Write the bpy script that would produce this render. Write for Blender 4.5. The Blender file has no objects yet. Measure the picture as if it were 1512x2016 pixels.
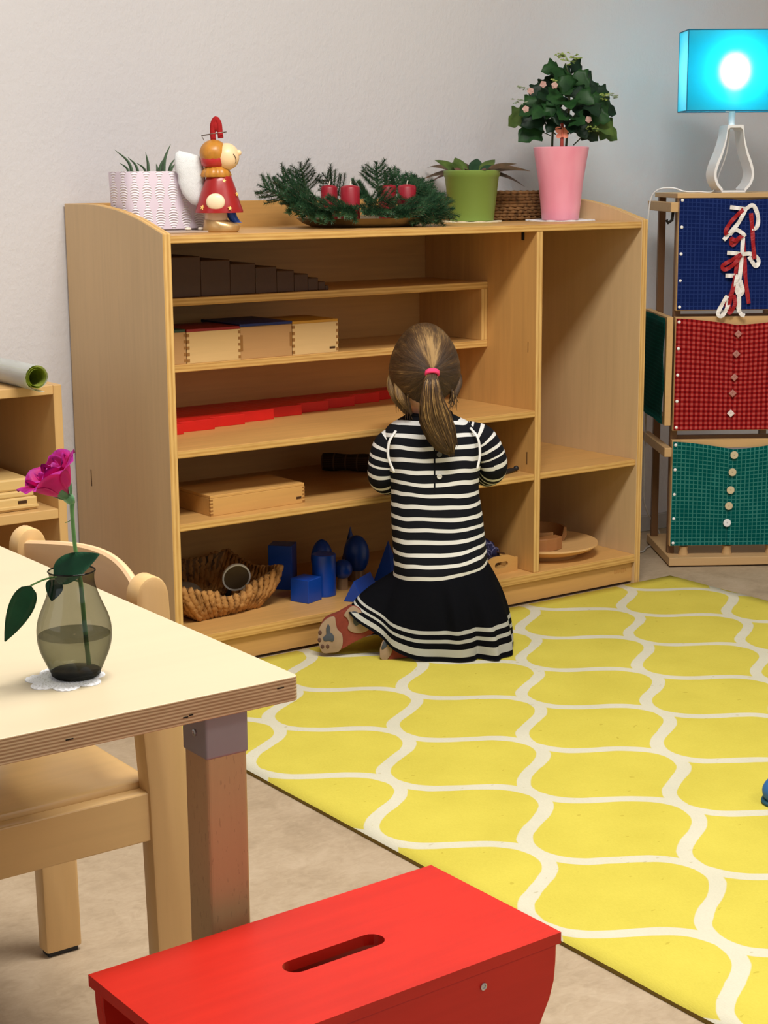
import bpy, bmesh, math, random
from mathutils import Vector, Matrix, noise
random.seed(7)
sc = bpy.context.scene
COL = sc.collection
R = math.radians
PI = math.pi

# ------------------------------------------------------------------ camera, light, exposure
cam_data = bpy.data.cameras.new('camera')
cam = bpy.data.objects.new('camera', cam_data)
COL.objects.link(cam)
cam.location = (-1.5584, -2.9102, 1.0058)
cam.rotation_euler = (1.3707306, 0.0074622, -0.6231541)
cam_data.sensor_fit = 'VERTICAL'
cam_data.sensor_height = 36.0
cam_data.sensor_width = 27.0
cam_data.lens = 3261.0 / 2016.0 * 36.0
cam_data.clip_start = 0.05
sc.camera = cam

sc.view_settings.view_transform = 'Standard'
sc.view_settings.look = 'None'
sc.view_settings.gamma = 1.0
sc.view_settings.use_curve_mapping = False
sc.view_settings.exposure = 0.16

world = bpy.data.worlds.new('world')
sc.world = world
world.use_nodes = True
world.node_tree.nodes['Background'].inputs['Color'].default_value = (0.75, 0.85, 1.0, 1)
world.node_tree.nodes['Background'].inputs['Strength'].default_value = 0.3

def area(name, loc, rot, sx, sy, power, color):
    d = bpy.data.lights.new(name, 'AREA')
    d.shape = 'RECTANGLE'
    d.size, d.size_y = sx, sy
    d.energy = power
    d.color = color
    o = bpy.data.objects.new(name, d)
    o.location = loc
    o.rotation_euler = rot
    COL.objects.link(o)
    return o

area('ceiling_panel_light', (-0.25, -1.5, 2.66), (0, 0, 0), 1.3, 0.5, 76, (1.0, 0.955, 0.89))
area('ceiling_panel_light_rear', (0.6, -3.4, 2.66), (0, 0, 0), 1.2, 0.6, 23, (1.0, 0.955, 0.89))
area('daylight_front', (0.2, -5.05, 1.55), (R(90), 0, 0), 2.6, 1.5, 9, (0.84, 0.92, 1.0))
area('daylight_left', (-3.55, -1.6, 1.55), (0, R(-90), 0), 1.5, 2.0, 9, (0.82, 0.91, 1.0))

# ------------------------------------------------------------------ node helpers
def srgb(r, g, b):
    def f(c):
        c /= 255.0
        return c / 12.92 if c <= 0.04045 else ((c + 0.055) / 1.055) ** 2.4
    return (f(r), f(g), f(b), 1.0)

class NT:
    def __init__(self, name):
        self.m = bpy.data.materials.new(name)
        self.m.use_nodes = True
        self.t = self.m.node_tree
        self.b = self.t.nodes['Principled BSDF']
        self.out = self.t.nodes['Material Output']
    def n(self, kind, **kw):
        x = self.t.nodes.new(kind)
        for k, v in kw.items():
            setattr(x, k, v)
        return x
    def l(self, a, b):
        self.t.links.new(a, b)
    def val(self, s, v):
        if hasattr(v, 'links') or isinstance(v, bpy.types.NodeSocket):
            self.l(v, s)
        else:
            s.default_value = v
    def math(self, op, a, b=None, c=None, clamp=False):
        x = self.n('ShaderNodeMath', operation=op, use_clamp=clamp)
        self.val(x.inputs[0], a)
        if b is not None: self.val(x.inputs[1], b)
        if c is not None: self.val(x.inputs[2], c)
        return x.outputs[0]
    def mix(self, fac, a, b):
        x = self.n('ShaderNodeMix', data_type='RGBA')
        self.val(x.inputs[0], fac); self.val(x.inputs[6], a); self.val(x.inputs[7], b)
        return x.outputs[2]
    def coord(self, which='Object'):
        return self.n('ShaderNodeTexCoord').outputs[which]
    def mapping(self, vec, scale=(1, 1, 1), loc=(0, 0, 0), rot=(0, 0, 0)):
        x = self.n('ShaderNodeMapping')
        self.l(vec, x.inputs['Vector'])
        x.inputs['Scale'].default_value = scale
        x.inputs['Location'].default_value = loc
        x.inputs['Rotation'].default_value = rot
        return x.outputs[0]
    def noise(self, vec, scale=5, detail=3, rough=0.5, dist=0.0):
        x = self.n('ShaderNodeTexNoise')
        self.l(vec, x.inputs['Vector'])
        x.inputs['Scale'].default_value = scale
        x.inputs['Detail'].default_value = detail
        x.inputs['Roughness'].default_value = rough
        x.inputs['Distortion'].default_value = dist
        return x.outputs['Fac']
    def ramp(self, fac, stops, interp='LINEAR'):
        x = self.n('ShaderNodeValToRGB')
        x.color_ramp.interpolation = interp
        e = x.color_ramp.elements
        while len(e) < len(stops): e.new(0.5)
        for i, (p, c) in enumerate(stops):
            e[i].position = p; e[i].color = c
        self.l(fac, x.inputs[0])
        return x.outputs[0]
    def bump(self, h, strength=0.3, dist=0.01):
        x = self.n('ShaderNodeBump')
        x.inputs['Strength'].default_value = strength
        x.inputs['Distance'].default_value = dist
        self.l(h, x.inputs['Height'])
        self.l(x.outputs[0], self.b.inputs['Normal'])
    def sep(self, vec):
        x = self.n('ShaderNodeSeparateXYZ'); self.l(vec, x.inputs[0]); return x.outputs
    def comb(self, x_, y_, z_):
        x = self.n('ShaderNodeCombineXYZ')
        self.val(x.inputs[0], x_); self.val(x.inputs[1], y_); self.val(x.inputs[2], z_)
        return x.outputs[0]
    def base(self, c, rough=0.5, spec=0.5, metal=0.0):
        self.val(self.b.inputs['Base Color'], c)
        self.b.inputs['Roughness'].default_value = rough
        self.b.inputs['Specular IOR Level'].default_value = spec
        self.b.inputs['Metallic'].default_value = metal
        return self

def scale_c(c, k):
    return (min(c[0] * k, 1), min(c[1] * k, 1), min(c[2] * k, 1), 1)

_mc = {}
def plain(name, c, rough=0.5, spec=0.5, metal=0.0, var=0.12, nscale=25, bump=0.0):
    if name in _mc: return _mc[name]
    t = NT(name)
    co = t.coord()
    n = t.noise(co, nscale, 4)
    t.base(t.ramp(n, [(0.25, scale_c(c, 1 - var)), (0.75, scale_c(c, 1 + var))]), rough, spec, metal)
    if bump: t.bump(t.noise(co, nscale * 6, 3), bump, 0.002)
    _mc[name] = t.m
    return t.m

def wood(name, c, axis='X', var=0.16, rough=0.42, fine=70, spec=0.4, fleck=0.0):
    """Lacquered wood with grain running along one axis of the object."""
    if name in _mc: return _mc[name]
    t = NT(name)
    co = t.coord()
    s = {'X': (0.06, 1, 1), 'Y': (1, 0.06, 1), 'Z': (1, 1, 0.06)}[axis]
    g = t.noise(t.mapping(co, s), fine, 5, 0.6, 0.4)
    big = t.noise(t.mapping(co, tuple(0.3 + 0.7 * q for q in s)), 5, 2)
    m = t.math('ADD', t.math('MULTIPLY', g, 0.55), t.math('MULTIPLY', big, 0.45))
    col = t.ramp(m, [(0.3, scale_c(c, 1 - var)), (0.5, c), (0.72, scale_c(c, 1 + var * 0.8))])
    if fleck:
        f = t.noise(t.mapping(co, tuple(0.35 if q < 1 else 1.6 for q in s)), fine * 4, 2)
        col = t.mix(t.math('MULTIPLY', t.math('GREATER_THAN', f, 0.66), fleck), col, scale_c(c, 0.45))
    t.base(col, rough, spec)
    t.bump(g, 0.04, 0.002)
    _mc[name] = t.m
    return t.m

def ply(name, light, dark, axis='Z', period=0.005, streak='X', strength=0.7):
    """Plywood end face: thin layers stacked along one axis."""
    if name in _mc: return _mc[name]
    t = NT(name)
    co = t.coord()
    xyz = t.sep(co)
    k = {'X': 0, 'Y': 1, 'Z': 2}[axis]
    wob = t.noise(t.mapping(co, (3, 3, 3)), 6, 2)
    ph = t.math('ADD', t.math('MULTIPLY', xyz[k], 2 * PI / period), t.math('MULTIPLY', wob, 1.2))
    w = t.math('MULTIPLY_ADD', t.math('SINE', ph), 0.5, 0.5)
    st = {'X': (0.12, 1, 1), 'Y': (1, 0.12, 1), 'Z': (1, 1, 0.12)}[streak]
    g = t.noise(t.mapping(co, st), 160, 3)
    m = t.math('ADD', t.math('MULTIPLY', w, strength), t.math('MULTIPLY', g, 1 - strength * 0.6))
    t.base(t.ramp(m, [(0.3, light), (0.95, dark)]), 0.5, 0.3)
    _mc[name] = t.m
    return t.m

# ------------------------------------------------------------------ mesh helpers
def link(name, bm, mats, parent=None, smooth=None, loc=None, rot=None):
    me = bpy.data.meshes.new(name)
    bmesh.ops.recalc_face_normals(bm, faces=bm.faces)
    bm.to_mesh(me); bm.free()
    if not isinstance(mats, (list, tuple)): mats = [mats]
    for m in mats: me.materials.append(m)
    o = bpy.data.objects.new(name, me)
    COL.objects.link(o)
    if parent is not None: o.parent = parent
    if loc: o.location = loc
    if rot: o.rotation_euler = rot
    if smooth is not None:
        if smooth >= 180:
            for p in me.polygons: p.use_smooth = True
        else:
            for p in me.polygons: p.use_smooth = True
            bm2 = bmesh.new(); bm2.from_mesh(me)
            for e in bm2.edges:
                if len(e.link_faces) == 2 and e.calc_face_angle(0) > R(smooth): e.smooth = False
            bm2.to_mesh(me); bm2.free()
    return o

def tag(o, label, cat=None, group=None, kind=None):
    if label: o['label'] = label
    if cat: o['category'] = cat
    if group: o['group'] = group
    if kind: o['kind'] = kind
    return o

def thing(name, label, cat, loc=(0, 0, 0), rotz=0.0, group=None):
    o = bpy.data.objects.new(name, None)
    o.empty_display_size = 0.05
    COL.objects.link(o)
    o.location = loc; o.rotation_euler = (0, 0, rotz)
    return tag(o, label, cat, group)

def dup(o, parent=None):
    c = o.copy(); COL.objects.link(c)
    if parent is not None: c.parent = parent
    for ch in list(o.children): dup(ch, c)
    return c

def B(): return bmesh.new()

def box(bm, x0, x1, y0, y1, z0, z1, bev=0.0, mi=0, seg=2, M=None):
    t = bmesh.new()
    vs = [t.verts.new((x, y, z)) for x in (x0, x1) for y in (y0, y1) for z in (z0, z1)]
    for f in ((0, 1, 3, 2), (4, 6, 7, 5), (0, 4, 5, 1), (2, 3, 7, 6), (0, 2, 6, 4), (1, 5, 7, 3)):
        t.faces.new([vs[i] for i in f])
    bmesh.ops.recalc_face_normals(t, faces=t.faces)
    if bev: bmesh.ops.bevel(t, geom=list(t.edges), offset=bev, segments=seg, affect='EDGES', profile=0.5)
    add(bm, t, M, mi)

def add(bm, t, M=None, mi=None):
    """append bmesh t to bm and free it"""
    if M is not None: bmesh.ops.transform(t, matrix=M, verts=t.verts)
    mp = {}
    for v in t.verts: mp[v] = bm.verts.new(v.co)
    uvs = t.loops.layers.uv.active
    uvd = (bm.loops.layers.uv.active or bm.loops.layers.uv.new('UVMap')) if uvs else None
    for f in t.faces:
        try: g = bm.faces.new([mp[v] for v in f.verts])
        except ValueError: continue
        g.material_index = f.material_index if mi is None else mi
        g.smooth = f.smooth
        if uvs:
            for l0, l1 in zip(f.loops, g.loops): l1[uvd].uv = l0[uvs].uv
    t.free()

def edge_index(o, test, idx):
    """material index idx on the faces whose normal passes test"""
    for p in o.data.polygons:
        if test(p.normal, p.center): p.material_index = idx

def lathe(bm, prof, n=32, M=None, mi=0, cap0=True, cap1=True):
    t = bmesh.new()
    rings = []
    for r, z in prof:
        rings.append([t.verts.new((r * math.cos(2 * PI * k / n), r * math.sin(2 * PI * k / n), z)) for k in range(n)])
    for a, b in zip(rings, rings[1:]):
        for k in range(n): t.faces.new((a[k], a[(k + 1) % n], b[(k + 1) % n], b[k]))
    if cap0: t.faces.new(rings[0][::-1])
    if cap1: t.faces.new(rings[-1])
    add(bm, t, M, mi)

def loft(bm, rings, closed=True, cap=(True, True), M=None, mi=0, uv=None):
    t = bmesh.new()
    uvl = t.loops.layers.uv.new('UVMap') if uv else None
    vr = [[t.verts.new(p) for p in r] for r in rings]
    n = len(rings[0])
    for i in range(len(vr) - 1):
        for k in range(n if closed else n - 1):
            k2 = (k + 1) % n
            f = t.faces.new((vr[i][k], vr[i][k2], vr[i + 1][k2], vr[i + 1][k]))
            if uv:
                vals = (uv(i, k), uv(i, k + 1), uv(i + 1, k + 1), uv(i + 1, k))
                for lp, q in zip(f.loops, vals): lp[uvl].uv = q
    if closed and cap[0]: t.faces.new(vr[0][::-1])
    if closed and cap[1]: t.faces.new(vr[-1])
    add(bm, t, M, mi)

def frames_along(pts):
    pts = [Vector(p) for p in pts]
    out = []
    prev = None
    for i, p in enumerate(pts):
        d = (pts[min(i + 1, len(pts) - 1)] - pts[max(i - 1, 0)])
        d = d.normalized() if d.length > 1e-9 else Vector((0, 0, 1))
        if prev is None:
            a = Vector((0, 0, 1)) if abs(d.z) < 0.9 else Vector((1, 0, 0))
            u = d.cross(a).normalized()
        else:
            u = (prev - d * prev.dot(d))
            u = u.normalized() if u.length > 1e-6 else d.orthogonal().normalized()
        prev = u
        out.append((p, u, d.cross(u).normalized(), d))
    return out

def tube(bm, pts, rad, n=10, M=None, mi=0, flat=1.0, uv=None, cap=True):
    if not isinstance(rad, (list, tuple)): rad = [rad] * len(pts)
    rings = []
    for (p, u, w, d), r in zip(frames_along(pts), rad):
        rings.append([p + u * (r * math.cos(2 * PI * k / n)) + w * (r * flat * math.sin(2 * PI * k / n)) for k in range(n)])
    loft(bm, rings, True, (cap, cap), M, mi, uv)

def spline(pts, n=6):
    """Catmull-Rom through the points"""
    P = [Vector(p) for p in pts]
    P = [P[0] * 2 - P[1]] + P + [P[-1] * 2 - P[-2]]
    out = []
    for i in range(1, len(P) - 2):
        for k in range(n):
            t = k / n
            a, b, c, d = P[i - 1], P[i], P[i + 1], P[i + 2]
            out.append(0.5 * ((2 * b) + (c - a) * t + (2 * a - 5 * b + 4 * c - d) * t * t + (3 * b - a - 3 * c + d) * t ** 3))
    out.append(P[-2])
    return out

def lerp_list(vals, n):
    out = []
    for i in range(n):
        t = i / (n - 1) * (len(vals) - 1)
        k = min(int(t), len(vals) - 2)
        out.append(vals[k] * (1 - (t - k)) + vals[k + 1] * (t - k))
    return out

def prism(bm, poly, h0, h1, axis='Z', M=None, mi=0, bev=0.0):
    """extrude a 2D outline. axis Z: (x,y); axis Y: (x,z); axis X: (y,z)"""
    def P(a, b, h):
        return {'Z': (a, b, h), 'Y': (a, h, b), 'X': (h, a, b)}[axis]
    t = bmesh.new()
    lo = [t.verts.new(P(a, b, h0)) for a, b in poly]
    hi = [t.verts.new(P(a, b, h1)) for a, b in poly]
    t.faces.new(lo[::-1]); t.faces.new(hi)
    n = len(poly)
    for k in range(n): t.faces.new((lo[k], lo[(k + 1) % n], hi[(k + 1) % n], hi[k]))
    bmesh.ops.recalc_face_normals(t, faces=t.faces)
    if bev:
        es = [e for e in t.edges if len(e.link_faces) == 2 and e.calc_face_angle(0) > R(50)]
        bmesh.ops.bevel(t, geom=es, offset=bev, segments=2, affect='EDGES', profile=0.5)
    add(bm, t, M, mi)

def ball(bm, c, rx, ry=None, rz=None, n=20, M=None, mi=0):
    t = bmesh.new()
    bmesh.ops.create_uvsphere(t, u_segments=n, v_segments=max(8, n * 2 // 3), radius=1.0)
    bmesh.ops.transform(t, matrix=Matrix.Translation(c) @ Matrix.Diagonal((rx, ry or rx, rz or rx, 1)), verts=t.verts)
    for f in t.faces: f.smooth = True
    add(bm, t, M, mi)

def slab_hole(bm, outer, hole, h0, h1, axis='Z', M=None, mi=0):
    """plate with one hole; outer and hole are outlines with the same point count, walked alike"""
    def P(q, h):
        a, b = q
        return {'Z': (a, b, h), 'Y': (a, h, b), 'X': (h, a, b)}[axis]
    t = bmesh.new()
    n = len(outer)
    v = [[t.verts.new(P(q, h)) for q in ring] for h in (h0, h1) for ring in (outer, hole)]
    for k in range(n):
        j = (k + 1) % n
        t.faces.new((v[0][k], v[0][j], v[1][j], v[1][k]))
        t.faces.new((v[2][k], v[3][k], v[3][j], v[2][j]))
        t.faces.new((v[0][k], v[2][k], v[2][j], v[0][j]))
        t.faces.new((v[1][k], v[1][j], v[3][j], v[3][k]))
    bmesh.ops.recalc_face_normals(t, faces=t.faces)
    add(bm, t, M, mi)

def ray_outline(rect, pts):
    """for every hole point, the point where the ray from the hole's centre leaves the rectangle"""
    x0, x1, y0, y1 = rect
    cx = sum(p[0] for p in pts) / len(pts); cy = sum(p[1] for p in pts) / len(pts)
    out = []
    for x, y in pts:
        dx, dy = x - cx, y - cy
        s = min(((x1 - cx) / dx) if dx > 1e-9 else ((x0 - cx) / dx) if dx < -1e-9 else 1e9,
                ((y1 - cy) / dy) if dy > 1e-9 else ((y0 - cy) / dy) if dy < -1e-9 else 1e9)
        out.append((cx + dx * s, cy + dy * s))
    # snap the nearest ray to each corner so that the rectangle keeps its corners
    for c in ((x0, y0), (x1, y0), (x1, y1), (x0, y1)):
        i = min(range(len(out)), key=lambda k: (out[k][0] - c[0]) ** 2 + (out[k][1] - c[1]) ** 2)
        out[i] = c
    return out

def stadium(cx, cy, lx, ly, n=8):
    """pill outline, long side lx"""
    r = ly / 2; h = lx / 2 - r
    p = [(cx + h + r * math.sin(PI * k / n), cy - r * math.cos(PI * k / n)) for k in range(n + 1)]
    m = 8
    p += [(cx + h - 2 * h * k / m, cy + r) for k in range(1, m)]
    p += [(cx - h - r * math.sin(PI * k / n), cy + r * math.cos(PI * k / n)) for k in range(n + 1)]
    p += [(cx - h + 2 * h * k / m, cy - r) for k in range(1, m)]
    return p

def rrect(x0, x1, y0, y1, r, n=5):
    p = []
    for cx, cy, a in ((x1 - r, y0 + r, -90), (x1 - r, y1 - r, 0), (x0 + r, y1 - r, 90), (x0 + r, y0 + r, 180)):
        p += [(cx + r * math.cos(R(a + 90 * k / n)), cy + r * math.sin(R(a + 90 * k / n))) for k in range(n + 1)]
    return p

# ------------------------------------------------------------------ materials
M = {}
BIRCH = srgb(203, 156, 92)
M['birch_x'] = wood('birch_along_x', BIRCH, 'X')
M['birch_z'] = wood('birch_along_z', BIRCH, 'Z')
M['birch_side'] = wood('birch_side_panel', srgb(208, 178, 134), 'Z', 0.10, 0.45)
M['birch_edge'] = ply('birch_ply_edge', srgb(216, 174, 104), srgb(180, 132, 68), 'Z', 0.0075, 'X', 0.4)
M['birch_edge_v'] = ply('birch_ply_edge_upright', srgb(224, 184, 116), srgb(188, 142, 78), 'X', 0.009, 'Z', 0.45)
M['box_wood'] = wood('beech_box', srgb(206, 158, 92), 'X', 0.12, 0.4)
M['box_light'] = wood('maple_box', srgb(214, 178, 122), 'X', 0.1, 0.4)
M['box_mid'] = wood('beech_box_dull', srgb(186, 142, 92), 'X', 0.1, 0.45)
M['box_finger'] = wood('box_finger_end', srgb(150, 104, 52), 'Y', 0.1)
M['brown_stair'] = wood('brown_stained_wood', srgb(72, 46, 26), 'Y', 0.12, 0.5)
M['red_paint'] = plain('red_rod_paint', srgb(205, 28, 22), 0.4, 0.4, 0, 0.06)
M['blue_paint'] = plain('blue_solid_paint', srgb(14, 66, 160), 0.32, 0.5, 0, 0.05)
M['clear_ring'] = plain('clear_plastic_ring', srgb(150, 120, 90), 0.2, 0.5)
M['dark'] = plain('dark_gap', srgb(30, 24, 20), 0.7, 0.2)
M['label'] = plain('dark_label_print', srgb(70, 45, 25), 0.6, 0.2)
M['steel'] = plain('brushed_steel', srgb(190, 190, 195), 0.3, 0.5, 1.0, 0.05)
M['chrome'] = plain('bright_chrome', srgb(225, 225, 228), 0.18, 0.5, 1.0, 0.02)
M['white'] = plain('white_paint', srgb(236, 236, 238), 0.4, 0.5, 0, 0.03)
M['black'] = plain('black_plastic', srgb(28, 28, 30), 0.5, 0.4)
M['lace'] = plain('white_crochet', srgb(240, 240, 244), 0.9, 0.1, 0, 0.06, 220, 0.6)
M['cream_lace'] = plain('cream_crochet', srgb(240, 228, 196), 0.9, 0.1, 0, 0.08, 220, 0.6)

def mat_wall():
    t = NT('painted_plaster')
    co = t.coord()
    big = t.noise(co, 1.2, 3)
    t.base(t.ramp(big, [(0.3, srgb(206, 204, 207)), (0.7, srgb(212, 210, 213))]), 0.85, 0.2)
    h = t.math('ADD', t.noise(t.mapping(co, (1, 1, 0.7)), 110, 4, 0.6), t.math('MULTIPLY', t.noise(co, 34, 3), 0.8))
    t.bump(h, 0.35, 0.004)
    return t.m
M['wall'] = mat_wall()

def mat_floor():
    t = NT('beige_linoleum')
    co = t.coord()
    a = t.noise(t.mapping(co, (1, 1, 1), rot=(0, 0, 0.6)), 9, 5, 0.65, 0.8)
    b = t.noise(t.mapping(co, (0.8, 1.5, 1), rot=(0, 0, 0.9)), 48, 5, 0.7, 1.2)
    m = t.math('ADD', t.math('MULTIPLY', a, 0.6), t.math('MULTIPLY', b, 0.4))
    t.base(t.ramp(m, [(0.32, srgb(152, 134, 110)), (0.5, srgb(172, 153, 128)), (0.68, srgb(186, 168, 144))]), 0.5, 0.35)
    return t.m
M['floor'] = mat_floor()

def mat_rug():
    """cream ogee trellis on a yellow flat weave; the cells follow the rug's own axes"""
    t = NT('yellow_trellis_rug')
    co = t.coord()
    xyz = t.sep(co)
    wob = t.noise(co, 16, 2)
    a, b, k = 0.156, 0.186, 4.0
    x = t.math('ADD', xyz[0], t.math('MULTIPLY_ADD', wob, 0.008, -0.004 - 0.301))
    wob2 = t.noise(t.mapping(co, loc=(3, 1, 0)), 16, 2)
    y = t.math('ADD', xyz[1], t.math('MULTIPLY_ADD', wob2, 0.008, -0.004 + 0.767))
    u = t.math('DIVIDE', x, a)
    v = t.math('DIVIDE', y, b)
    j = t.math('FLOOR', v)
    fv = t.math('SUBTRACT', v, j)
    uu = t.math('ADD', t.math('SUBTRACT', u, j), 1.0)
    r = t.math('ABSOLUTE', t.math('SUBTRACT', t.math('FLOORED_MODULO', uu, 2.0), 1.0))
    th = t.math('TANH', t.math('MULTIPLY', t.math('SUBTRACT', fv, 0.5), k))
    f = t.math('MULTIPLY_ADD', th, 0.5 / math.tanh(k / 2), 0.5)
    slope = t.math('MULTIPLY', t.math('SUBTRACT', 1.0, t.math('MULTIPLY', th, th)), k * 0.5 / math.tanh(k / 2) * a / b)
    d = t.math('MULTIPLY', t.math('ABSOLUTE', t.math('SUBTRACT', r, f)), a)
    d = t.math('DIVIDE', d, t.math('SQRT', t.math('MULTIPLY_ADD', slope, slope, 1.0)))
    line = t.math('SUBTRACT', 1.0, t.math('SMOOTH_MIN', 1.0, t.math('MAXIMUM', t.math('DIVIDE', t.math('SUBTRACT', d, 0.0112), 0.0016), 0.0), 0.05), clamp=True)
    weave = t.noise(t.mapping(co, (2.5, 1, 1)), 220, 2)
    big = t.noise(co, 7, 3)
    m = t.math('ADD', t.math('MULTIPLY', weave, 0.35), t.math('MULTIPLY', big, 0.65))
    yel = t.ramp(m, [(0.3, srgb(194, 181, 73)), (0.7, srgb(208, 195, 83))])
    cre = t.ramp(m, [(0.3, srgb(198, 195, 174)), (0.7, srgb(212, 208, 188))])
    spot = t.math('GREATER_THAN', t.noise(t.mapping(co, (1, 1.6, 1)), 75, 0), 0.85)
    col = t.mix(line, yel, cre)
    col = t.mix(t.math('MULTIPLY', spot, 0.3), col, srgb(150, 125, 30))
    t.base(col, 0.95, 0.08)
    t.bump(weave, 0.25, 0.002)
    return t.m
M['rug'] = mat_rug()
M['rug_edge'] = plain('rug_bound_edge', srgb(120, 100, 50), 0.95, 0.05)

# ------------------------------------------------------------------ the room
X0, X1, Y0, YW, HC = -3.6, 3.2, -5.1, 0.446, 2.7
def struct(name, bm, m, parent=None):
    o = link(name, bm, m, parent)
    if parent is None: o['kind'] = 'structure'
    return o
bm = B(); box(bm, X0 - .1, X1 + .1, Y0 - .1, YW + .1, -0.08, 0); struct('floor', bm, M['floor'])
bm = B(); box(bm, X0 - .1, X1 + .1, Y0 - .1, YW + .1, HC, HC + .08); struct('ceiling', bm, M['white'])
bm = B(); box(bm, X0 - .1, X1 + .1, YW, YW + .1, 0, HC); struct('wall_back', bm, M['wall'])
bm = B(); box(bm, X1, X1 + .1, Y0, YW, 0, HC); struct('wall_right', bm, M['wall'])
bm = B(); box(bm, X0 - .1, X0, Y0, YW, 0, HC); struct('wall_left', bm, M['wall'])
bm = B(); box(bm, X0 - .1, X1 + .1, Y0 - .1, Y0, 0, HC); struct('wall_front', bm, M['wall'])
M['skirting'] = plain('skirting_paint', srgb(176, 172, 168), 0.6, 0.3, 0, 0.05)
bm = B(); box(bm, X0, X1, YW - .012, YW, 0, 0.045, 0.002); struct('baseboard_back', bm, M['skirting'])

# ------------------------------------------------------------------ rug
bm = B()
nx, ny = 40, 60
RX0, RX1, RY0, RY1 = -0.178, 1.413, -2.27, -0.008
t = B()
grid = [[t.verts.new((RX0 + (RX1 - RX0) * i / nx, RY0 + (RY1 - RY0) * j / ny,
         0.0065 + 0.0012 * noise.noise(Vector((i * .35, j * .35, 0))))) for i in range(nx + 1)] for j in range(ny + 1)]
low = {}
for j in range(ny):
    for i in range(nx):
        t.faces.new((grid[j][i], grid[j][i + 1], grid[j + 1][i + 1], grid[j + 1][i])).smooth = True
rim = [grid[0][i] for i in range(nx + 1)] + [grid[j][nx] for j in range(1, ny + 1)] + [grid[ny][i] for i in range(nx - 1, -1, -1)] + [grid[j][0] for j in range(ny - 1, 0, -1)]
base = [t.verts.new((v.co.x, v.co.y, 0.0005)) for v in rim]
for k in range(len(rim)):
    q = (k + 1) % len(rim)
    f = t.faces.new((rim[k], base[k], base[q], rim[q])); f.material_index = 1
add(bm, t)
tag(link('area_rug', bm, [M['rug'], M['rug_edge']]), 'large yellow flat-woven rug with a cream trellis pattern on the beige floor', 'rug')

# ------------------------------------------------------------------ the long storage shelf
W, D, T = 1.3138, 0.4398, 0.0186
XD = 0.9654
ZT, ZB, Z4, Z3, ZS1, ZS2, YI = 0.8945, 0.0765, 0.3160, 0.4663, 0.7575, 0.6182, 0.1797
TH = 0.0155
shelf = thing('storage_shelf', 'long open birch storage shelf with curved sides standing against the wall', 'shelf', (0, 0, 0))
prof = [(0, 0), (D, 0), (D, .953), (.333, .953), (.29, .952), (.25, .9485), (.198, .943), (.147, .935), (.098, .925), (.04, .9095), (0.0, .8985)]
def side_panel(x0):
    bm = B(); prism(bm, prof, x0, x0 + T, 'X', bev=0.0015)
    o = link('side_panel', bm, [M['birch_side'], M['birch_edge_v']], shelf)
    edge_index(o, lambda n, c: abs(n.x) < 0.5, 1)
    return o
side_panel(0); side_panel(W - T)
def board(name, x0, x1, y0, y1, ztop, th=TH, mat='birch_x'):
    bm = B(); box(bm, x0, x1, y0, y1, ztop - th, ztop, 0.0018)
    o = link(name, bm, [M[mat], M['birch_edge']], shelf)
    edge_index(o, lambda n, c: n.y < -0.6, 1)
    return o
def upright(name, x0, x1, y0, y1, z0, z1):
    bm = B(); box(bm, x0, x1, y0, y1, z0, z1, 0.0015)
    o = link(name, bm, [M['birch_z'], M['birch_edge_v']], shelf)
    edge_index(o, lambda n, c: n.y < -0.6, 1)
    return o
board('top_board', T, W - T, 0.002, D - .012, ZT)
upright('divider', XD, XD + T, 0.003, D - .012, ZB, ZT - TH)
bm = B(); box(bm, T, W - T, D - .012, D, 0.01, .953, 0.001); link('back_panel', bm, M['birch_x'], shelf)
board('base_board', T, W - T, 0.0, D - .012, ZB, 0.02)
bm = B(); box(bm, T, W - T, 0.010, 0.028, 0.007, ZB - .02, 0.001); link('plinth', bm, M['birch_x'], shelf)
board('shelf_board', T, XD, 0.003, D - .012, Z4)
board('shelf_board', T, XD, 0.003, D - .012, Z3)
board('shelf_board', XD + T, W - T, 0.006, D - .012, Z4)
board('insert_board', T, XD, YI, D - .012, ZS1, 0.0165)
board('insert_board', T, XD, YI, D - .012, ZS2, 0.0165)
upright('insert_upright', XD - T, XD, YI + .001, D - .012, ZS2, ZS1 - .0165)
bm = B(); box(bm, XD - .004, XD + .0005, .047, .055, ZT - TH - .021, ZT - TH - .002, .002); link('metal_catch', bm, M['dark'], shelf)
# small knots and nicks in the veneer
bm = B(); box(bm, -0.0006, .0006, .362, .3655, .345, .382, .0005); link('veneer_knot', bm, M['label'], shelf)
bm = B(); box(bm, XD - .0006, XD + .0005, .03, .032, .60, .625, .0004); link('veneer_knot', bm, M['label'], shelf)
bm = B(); box(bm, XD - .0006, XD + .0005, .03, .0325, .335, .365, .0004); link('veneer_knot', bm, M['label'], shelf)
bm = B()
for i, (a, h) in enumerate(((0, .010), (.006, .008), (.012, .010), (.018, .006), (.024, .012), (.030, .010), (.036, .007))):
    box(bm, 1.236 + a, 1.240 + a, .0094, .0102, .036 - h / 2 + .002, .036 + h / 2 + .002)
M['stamp'] = plain('faint_brown_stamp', srgb(186, 138, 78), 0.6, 0.2)
link('maker_stamp', bm, M['stamp'], shelf)

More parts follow.
